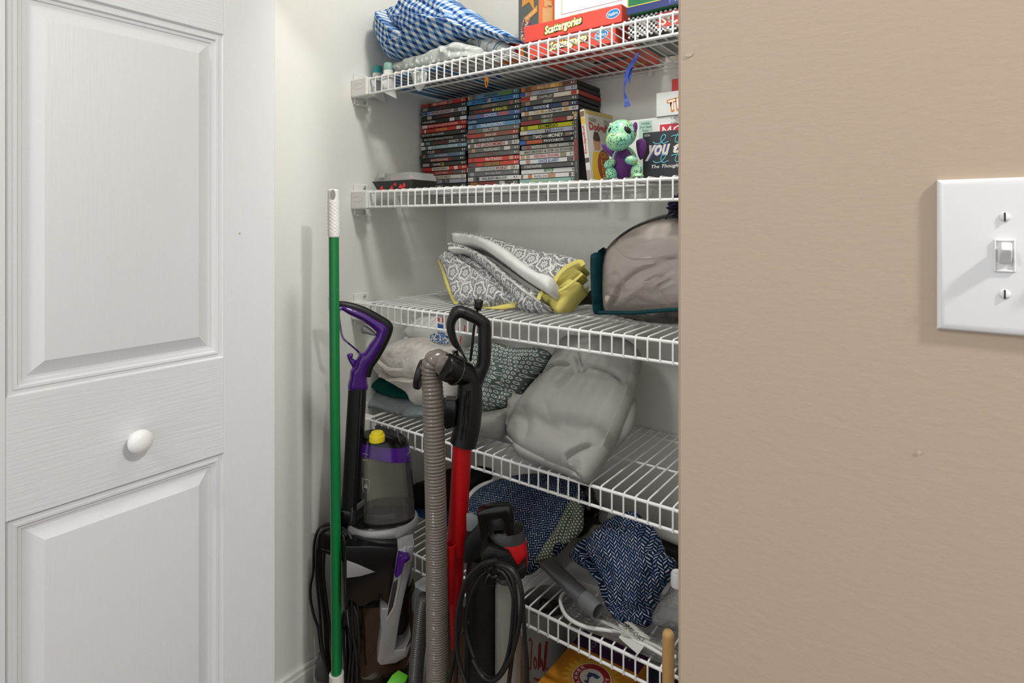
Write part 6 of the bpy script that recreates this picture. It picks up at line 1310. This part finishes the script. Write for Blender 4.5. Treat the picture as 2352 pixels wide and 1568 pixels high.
# ================================================================== RED WAND VACUUM
YV = 0.955
red = mat('red_plastic', '#c50d17', 0.38); vc = thing('upright_vacuum', 'black upright vacuum with red wand and grey hose', 'vacuum cleaner', (WY(1130, 1400, YV).x, YV, 0))
nV = vn(1070); vh = WY(1075, 820, 0.95)
soft('handle', Q('G', [(848, 195), (870, 110), (905, 35), (955, 6), (1030, 14), (1150, 62), (1255, 128), (1292, 175), (1302, 300), (1292, 560), (1270, 650), (1225, 760), (1195, 850), (1180, 1050), (1165, 1215), (1130, 1255), (1040, 1250), (1000, 1000), (1010, 820), (1050, 680), (1070, 600), (990, 480), (905, 400), (860, 290)]), vh, nV, 0.017, 0.017, sblk, vc, h=0.0045, R=0.013,
     holes=[Q('G', [(938, 205), (985, 132), (1060, 160), (1150, 205), (1166, 260), (1158, 540), (1122, 612), (1062, 555), (1000, 430), (955, 330)])])
soft('rear_spine', Q('G', [(1080, 640), (1230, 700), (1200, 850), (1178, 1100), (1165, 1210), (1130, 1250), (1120, 1100), (1150, 850), (1100, 720)]), vh-nV*0.02, nV, 0.01, 0.012, gblk, vc, h=0.005, R=0.01)
MB().tube([WP(p[0], p[1], vh+nV*0.006, nV) for p in spline(Q('G', [(1035, 660), (1075, 760), (1085, 880), (1075, 1050), (1055, 1230), (1015, 1392)]), 6)], [0.022+0.006*min(1, i/18) for i in range(31)], 24).build('wand_socket', sblk, vc, smooth=60)
for dx in (-0.008, 0.010): MB().tube([WP(p[0]+dx*500, p[1], vh+nV*0.032, nV) for p in spline(Q('G', [(1060, 860), (1050, 1050), (1035, 1200), (1015, 1350)]), 5)], 0.003, 6).build('rib', gblk, vc, smooth=60)
for (u, v) in ((1040, 72), (1272, 196), (1178, 782)): 
    q = WP(*Q('G', [(u, v)])[0], vh+nV*0.014, nV); MB().lathe([(0.0024, -0.004), (0.0024, 0.004)], 12, Matrix.Translation(q) @ nV.to_track_quat('Z', 'Y').to_matrix().to_4x4()).build('screw_hole', mat('screw_hole_black', '#050505', 0.8), vc)
slab('hose_clip', Q('G', [(835, 985), (850, 930), (945, 935), (960, 980), (945, 1080), (935, 1195), (850, 1222), (832, 1190)]), vh+nV*0.01, nV, 0.018, 0.018, gblk, vc, 0.003)
cA = WP(*Q('G', [(835, 618)])[0], vh+nV*0.045, nV); cB = WP(*Q('G', [(1050, 690)])[0], vh+nV*0.012, nV); dC = (cB-cA).normalized()
rc = mm(31, 1040, 0.92)
MB().tube([cA-dC*0.004, cA, cA+(cB-cA)*0.45, cA+(cB-cA)*0.47, cA+(cB-cA)*0.52, cA+(cB-cA)*0.54, cB], [rc*0.9, rc*1.0, rc*1.02, rc*1.1, rc*1.1, rc*1.0, rc*0.86], 28).build('hose_cuff', gblk, vc, smooth=35)
MB().lathe([(0.030, -0.006), (0.0315, -0.003), (0.0315, 0.003), (0.029, 0.007), (0.004, 0.008)], 28, Matrix.Translation(WP(*Q('G', [(590, 695)])[0], vh+nV*0.0, nV)) @ Vector((-0.8, -0.5, 0.2)).to_track_quat('Z', 'Y').to_matrix().to_4x4()).build('disc_cap', sblk, vc, smooth=40)
soft('release_button', Q('G', [(905, 455), (965, 450), (985, 530), (940, 545), (915, 510)]), vh, nV, 0.022, 0.01, gblk, vc, h=0.004, R=0.006, curve=False)
# cord plug hanging in the handle
pl_ = thing('cord_plug', 'small black power plug standing up behind the vacuum handle', 'plug', WY(*Q('E', [(430, 900)])[0], 0.985))
soft('plug_body', Q('E', [(398, 840), (485, 842), (486, 880), (465, 950), (400, 930), (405, 880)]), WY(1098, 705, 0.985), vn(1098), 0.008, 0.008, sblk, pl_, h=0.003, R=0.005, curve=False)
for du in (435, 478): MB().box((-0.0008, -0.003, -0.002), (0.0008, 0.003, 0.011), 0, Matrix.Translation(WY(*Q('E', [(du, 840)])[0], 0.985))).build('prong', steel, pl_, smooth=0)
cord('G', [(1165, 20, 0.985), (1150, 120, 0.985), (1125, 250, 0.985), (1110, 400, 0.985), (1090, 560, 0.985)], 0.985, 0.003, pl_)
# wand and red holder
wA = WP(*Q('G', [(1012, 1375)])[0], vh, nV); wB = WY(*Q('K', [(368, 575)])[0], 0.95); wr_ = mm(22.5, 1060, 0.95)
MB().tube([wA+(wA-wB)*0.03, wB, wB+(wB-wA)*0.1], [wr_*0.98, wr_*0.98, wr_*0.9], 28).build('wand', red, vc, smooth=60)
MB().tube([WY(p[0], p[1], 0.955) for p in Q('K', [(362, 565), (362, 800), (355, 1050), (345, 1330)])], [mm(18.5, 1048, 0.955), mm(18, 1048, 0.955), mm(13, 1048, 0.955), mm(5, 1048, 0.955)], 24).build('wand_holder', red, vc, smooth=60)
hA = WY(*Q('K', [(322, 590)])[0], 0.925); hB_ = WY(*Q('K', [(325, 1000)])[0], 0.93); hr = mm(13, 1035, 0.925)
MB().rings([[p+Vector((r*math.cos(a), r*math.sin(a), 0)) for a in [2*math.pi*j/24 for j in range(24)]] for p, r in ((hB_, hr*0.6), (hA-Vector((0, 0, 0.06)), hr*0.95), (hA, hr*1.1), (hA+Vector((0, 0, 0.002)), hr*1.1), (hA+Vector((0, 0, 0.002)), hr*0.88), (hA-Vector((0, 0, 0.03)), hr*0.84))]).build('tool_holder', red, vc, smooth=50)
# corrugated hoses
hose_m = mat('grey_hose_plastic', '#736b63', 0.22, coat=0.4); hose_d = mat('dark_hose_plastic', '#4a4745', 0.25, coat=0.4)
def hose(pts, r, pitch0, pitch1, m_, nm):
    P = resample([tuple(q) for q in pts], 0.0012); n = len(P); ph = 0; rr = []
    for i in range(n):
        s = i/(n-1); ph += 0.0012/(pitch0+(pitch1-pitch0)*min(1, s*1.6)); rr.append(r*(0.86+0.145*abs(math.sin(math.pi*ph))**0.4))
    MB().tube([Vector(q) for q in P], rr, 20).build(nm, m_, vc, smooth=80)
yh = 0.885
hc = [WP(*Q('G', [(850, 620)])[0], vh+nV*0.045, nV)]+[WY(p[0], p[1], y) for p, y in zip(Q('G', [(800, 565), (750, 548), (712, 590), (700, 680), (708, 800), (718, 950), (724, 1150), (730, 1350)]), (0.90, 0.89, yh, yh, yh, yh, yh, yh))]+[WY(p[0], p[1], yh) for p in Q('K', [(214, 100), (220, 350), (224, 600), (226, 900), (226, 1200), (230, 1600), (232, 1800)])]
hose(spline([tuple(p) for p in hc], 14), mm(25, 1000, yh), 0.0090, 0.0050, hose_m, 'hose')
hose(spline([tuple(WY(p[0], p[1], 0.93)) for p in Q('K', [(140, 960), (120, 1080), (104, 1230), (85, 1420), (70, 1600), (60, 1760)])], 14), mm(17, 960, 0.93), 0.0048, 0.0048, hose_d, 'hose')
# motor housing
ploft(Q('K', [(560, 660, 112/3.087), (560, 760, 125/3.087), (555, 1000, 122/3.087), (550, 1568, 128/3.087), (550, 1700, 130/3.087)]), 0.965, 0.9, 32, 2.5).build('housing', sblk, vc, smooth=50)
ploft(Q('K', [(735, 830, 92/3.087), (735, 900, 96/3.087), (730, 1568, 92/3.087), (730, 1650, 90/3.087)]), 0.965, 0.9, 32, 2.3).build('dust_cup', clear('dust_cup_plastic', (0.62, 0.62, 0.55), 0.35, 0.08), vc, smooth=50)
ploft(Q('K', [(735, 880, 60/3.087), (735, 1568, 60/3.087)]), 0.975, 0.9, 20, 2.0).build('dust_filter', mat('dusty_filter', '#8a887a', 0.8, var=0.2), vc, smooth=50)
ploft(Q('K', [(725, 545, 132/3.087), (727, 600, 140/3.087), (730, 680, 142/3.087), (735, 745, 136/3.087)]), 0.955, 0.85, 32, 2.4).build('red_shell', red, vc, smooth=50)
ploft(Q('K', [(722, 470, 118/3.087), (722, 500, 128/3.087), (722, 555, 134/3.087)]), 0.955, 0.85, 32, 2.4).build('grey_band', mat('dark_grey_band', '#3a3a3c', 0.3), vc, smooth=40)
ploft(Q('K', [(722, 452, 90/3.087), (722, 462, 116/3.087), (722, 500, 126/3.087)]), 0.955, 0.84, 32, 2.4).build('top_cap', gblk, vc, smooth=40)
nK = vn(1160)
slab('lower_shell', Q('K', [(535, 652), (588, 588), (650, 606), (735, 640), (765, 685), (800, 750), (862, 705), (868, 780), (840, 822), (690, 835), (560, 770)]), WY(1160, 1290, 0.92), nK, 0.006, 0.06, sblk, vc, 0.004)
slab('carry_handle', Q('K', [(512, 365), (522, 335), (560, 318), (650, 298), (735, 293), (764, 318), (776, 380), (770, 505), (722, 515), (705, 430), (690, 388), (620, 402), (592, 430), (586, 545), (545, 545), (522, 430)]), WY(1160, 1190, 0.925), nK, 0.012, 0.014, gblk, vc, 0.005)
slab('handle_panel', Q('K', [(596, 440), (625, 410), (692, 395), (702, 520), (598, 540)]), WY(1160, 1190, 0.94), nK, 0.002, 0.02, mat('dark_grey_panel', '#262626', 0.4), vc, 0.002)
soft('power_button', Q('K', [(518, 345), (545, 320), (590, 330), (598, 355), (570, 365), (525, 365)]), WY(1110, 1172, 0.911), nK, 0.006, 0.006, mat('grey_button', '#8f9294', 0.3), vc, h=0.003, R=0.004)
slab('switch_block', Q('K', [(425, 540), (450, 500), (500, 430), (540, 385), (590, 400), (600, 560), (530, 650), (475, 690), (420, 690)]), WY(1095, 1240, 0.94), nK, 0.018, 0.03, sblk, vc, 0.004)
slab('grey_label', Q('K', [(435, 380), (470, 372), (528, 410), (515, 445), (470, 490), (438, 485)]), WY(1085, 1200, 0.915), nK, 0.004, 0.01, mat('grey_label_plastic', '#777a7b', 0.35), vc, 0.002)
soft('cord_hook', Q('K', [(600, 760), (640, 695), (682, 710), (688, 770), (650, 830), (650, 870), (600, 890), (560, 860), (570, 810)]), WY(1135, 1315, 0.905), nK, 0.006, 0.02, gblk, vc, h=0.004, R=0.005, holes=[Q('K', [(625, 760), (648, 725), (662, 735), (650, 790), (620, 790)])])
MB().box((-0.02, -0.004, -0.002), (0.02, 0.004, 0.002), 0.0005, Matrix.Translation(WY(1070, 1440, 0.93)) @ Matrix.Rotation(-1.0, 4, 'Y')).build('side_strut', mat('dark_metal_strut', '#3c4346', 0.4), vc)
for pts, y in (([(640, 715), (560, 735), (480, 800), (420, 900), (385, 1000), (372, 1150), (366, 1300), (360, 1590)], 0.895), ([(650, 720), (740, 755), (800, 830), (832, 950), (820, 1100), (780, 1300), (730, 1430), (650, 1540), (560, 1530), (480, 1400)], 0.893), ([(630, 735), (520, 830), (455, 980), (430, 1150), (470, 1330), (540, 1480), (630, 1535), (700, 1460), (745, 1300), (765, 1100), (768, 950), (720, 810), (660, 760)], 0.9),
               ([(640, 705), (540, 745), (450, 850), (400, 980), (380, 1200), (340, 1420), (310, 1590)], 0.889), ([(660, 710), (760, 760), (815, 860), (840, 1050), (850, 1250), (864, 1400), (866, 1590)], 0.896), ([(655, 730), (730, 775), (775, 880), (790, 1080), (770, 1300), (745, 1500), (735, 1590)], 0.902), ([(645, 698), (545, 725), (440, 830), (385, 1000), (365, 1180), (380, 1400), (440, 1590)], 0.884)):
    cord('K', pts, y, 0.0042, vc)
vx, vy = WY(1130, 1400, YV).x, YV
MB().box((vx-0.15, vy-0.14, 0.0), (vx+0.15, vy+0.07, 0.075), 0.025).build('floor_head', sblk, vc); MB().box((vx-0.14, vy-0.142, 0.03), (vx+0.14, vy-0.135, 0.06), 0.003).build('head_trim', red, vc)

# ================================================================== soft things rest flat on their shelf: nothing sinks through the wires
def rest(names, z, ymin=1.079):
    for nm in names:
        root = bpy.data.objects[nm]
        for o in [root]+list(root.children):
            if o.type != 'MESH': continue
            M = MW[o.name]; I = M.inverted()
            for v in o.data.vertices:
                w = M @ v.co
                if w.z < z and w.y > ymin: w.z = z+0.0003*((v.index*7) % 5); v.co = I @ w
rest(['leaf_print_cloth'], D1+0.0096); rest(['plush_dragon'], D2+0.0003); rest(['folded_quilt', 'zip_bag'], D3+0.0003); rest(['comforter'], D3+0.004)
rest(['pale_blue_towel', 'grey_sheet_bundle', 'flat_grey_sheet', 'ring_print_sheet'], D4+0.0003); rest(['nylon_bag', 'herringbone_cushion', 'clear_package', 'herringbone_bundle', 'clear_pouch'], D5+0.0003)
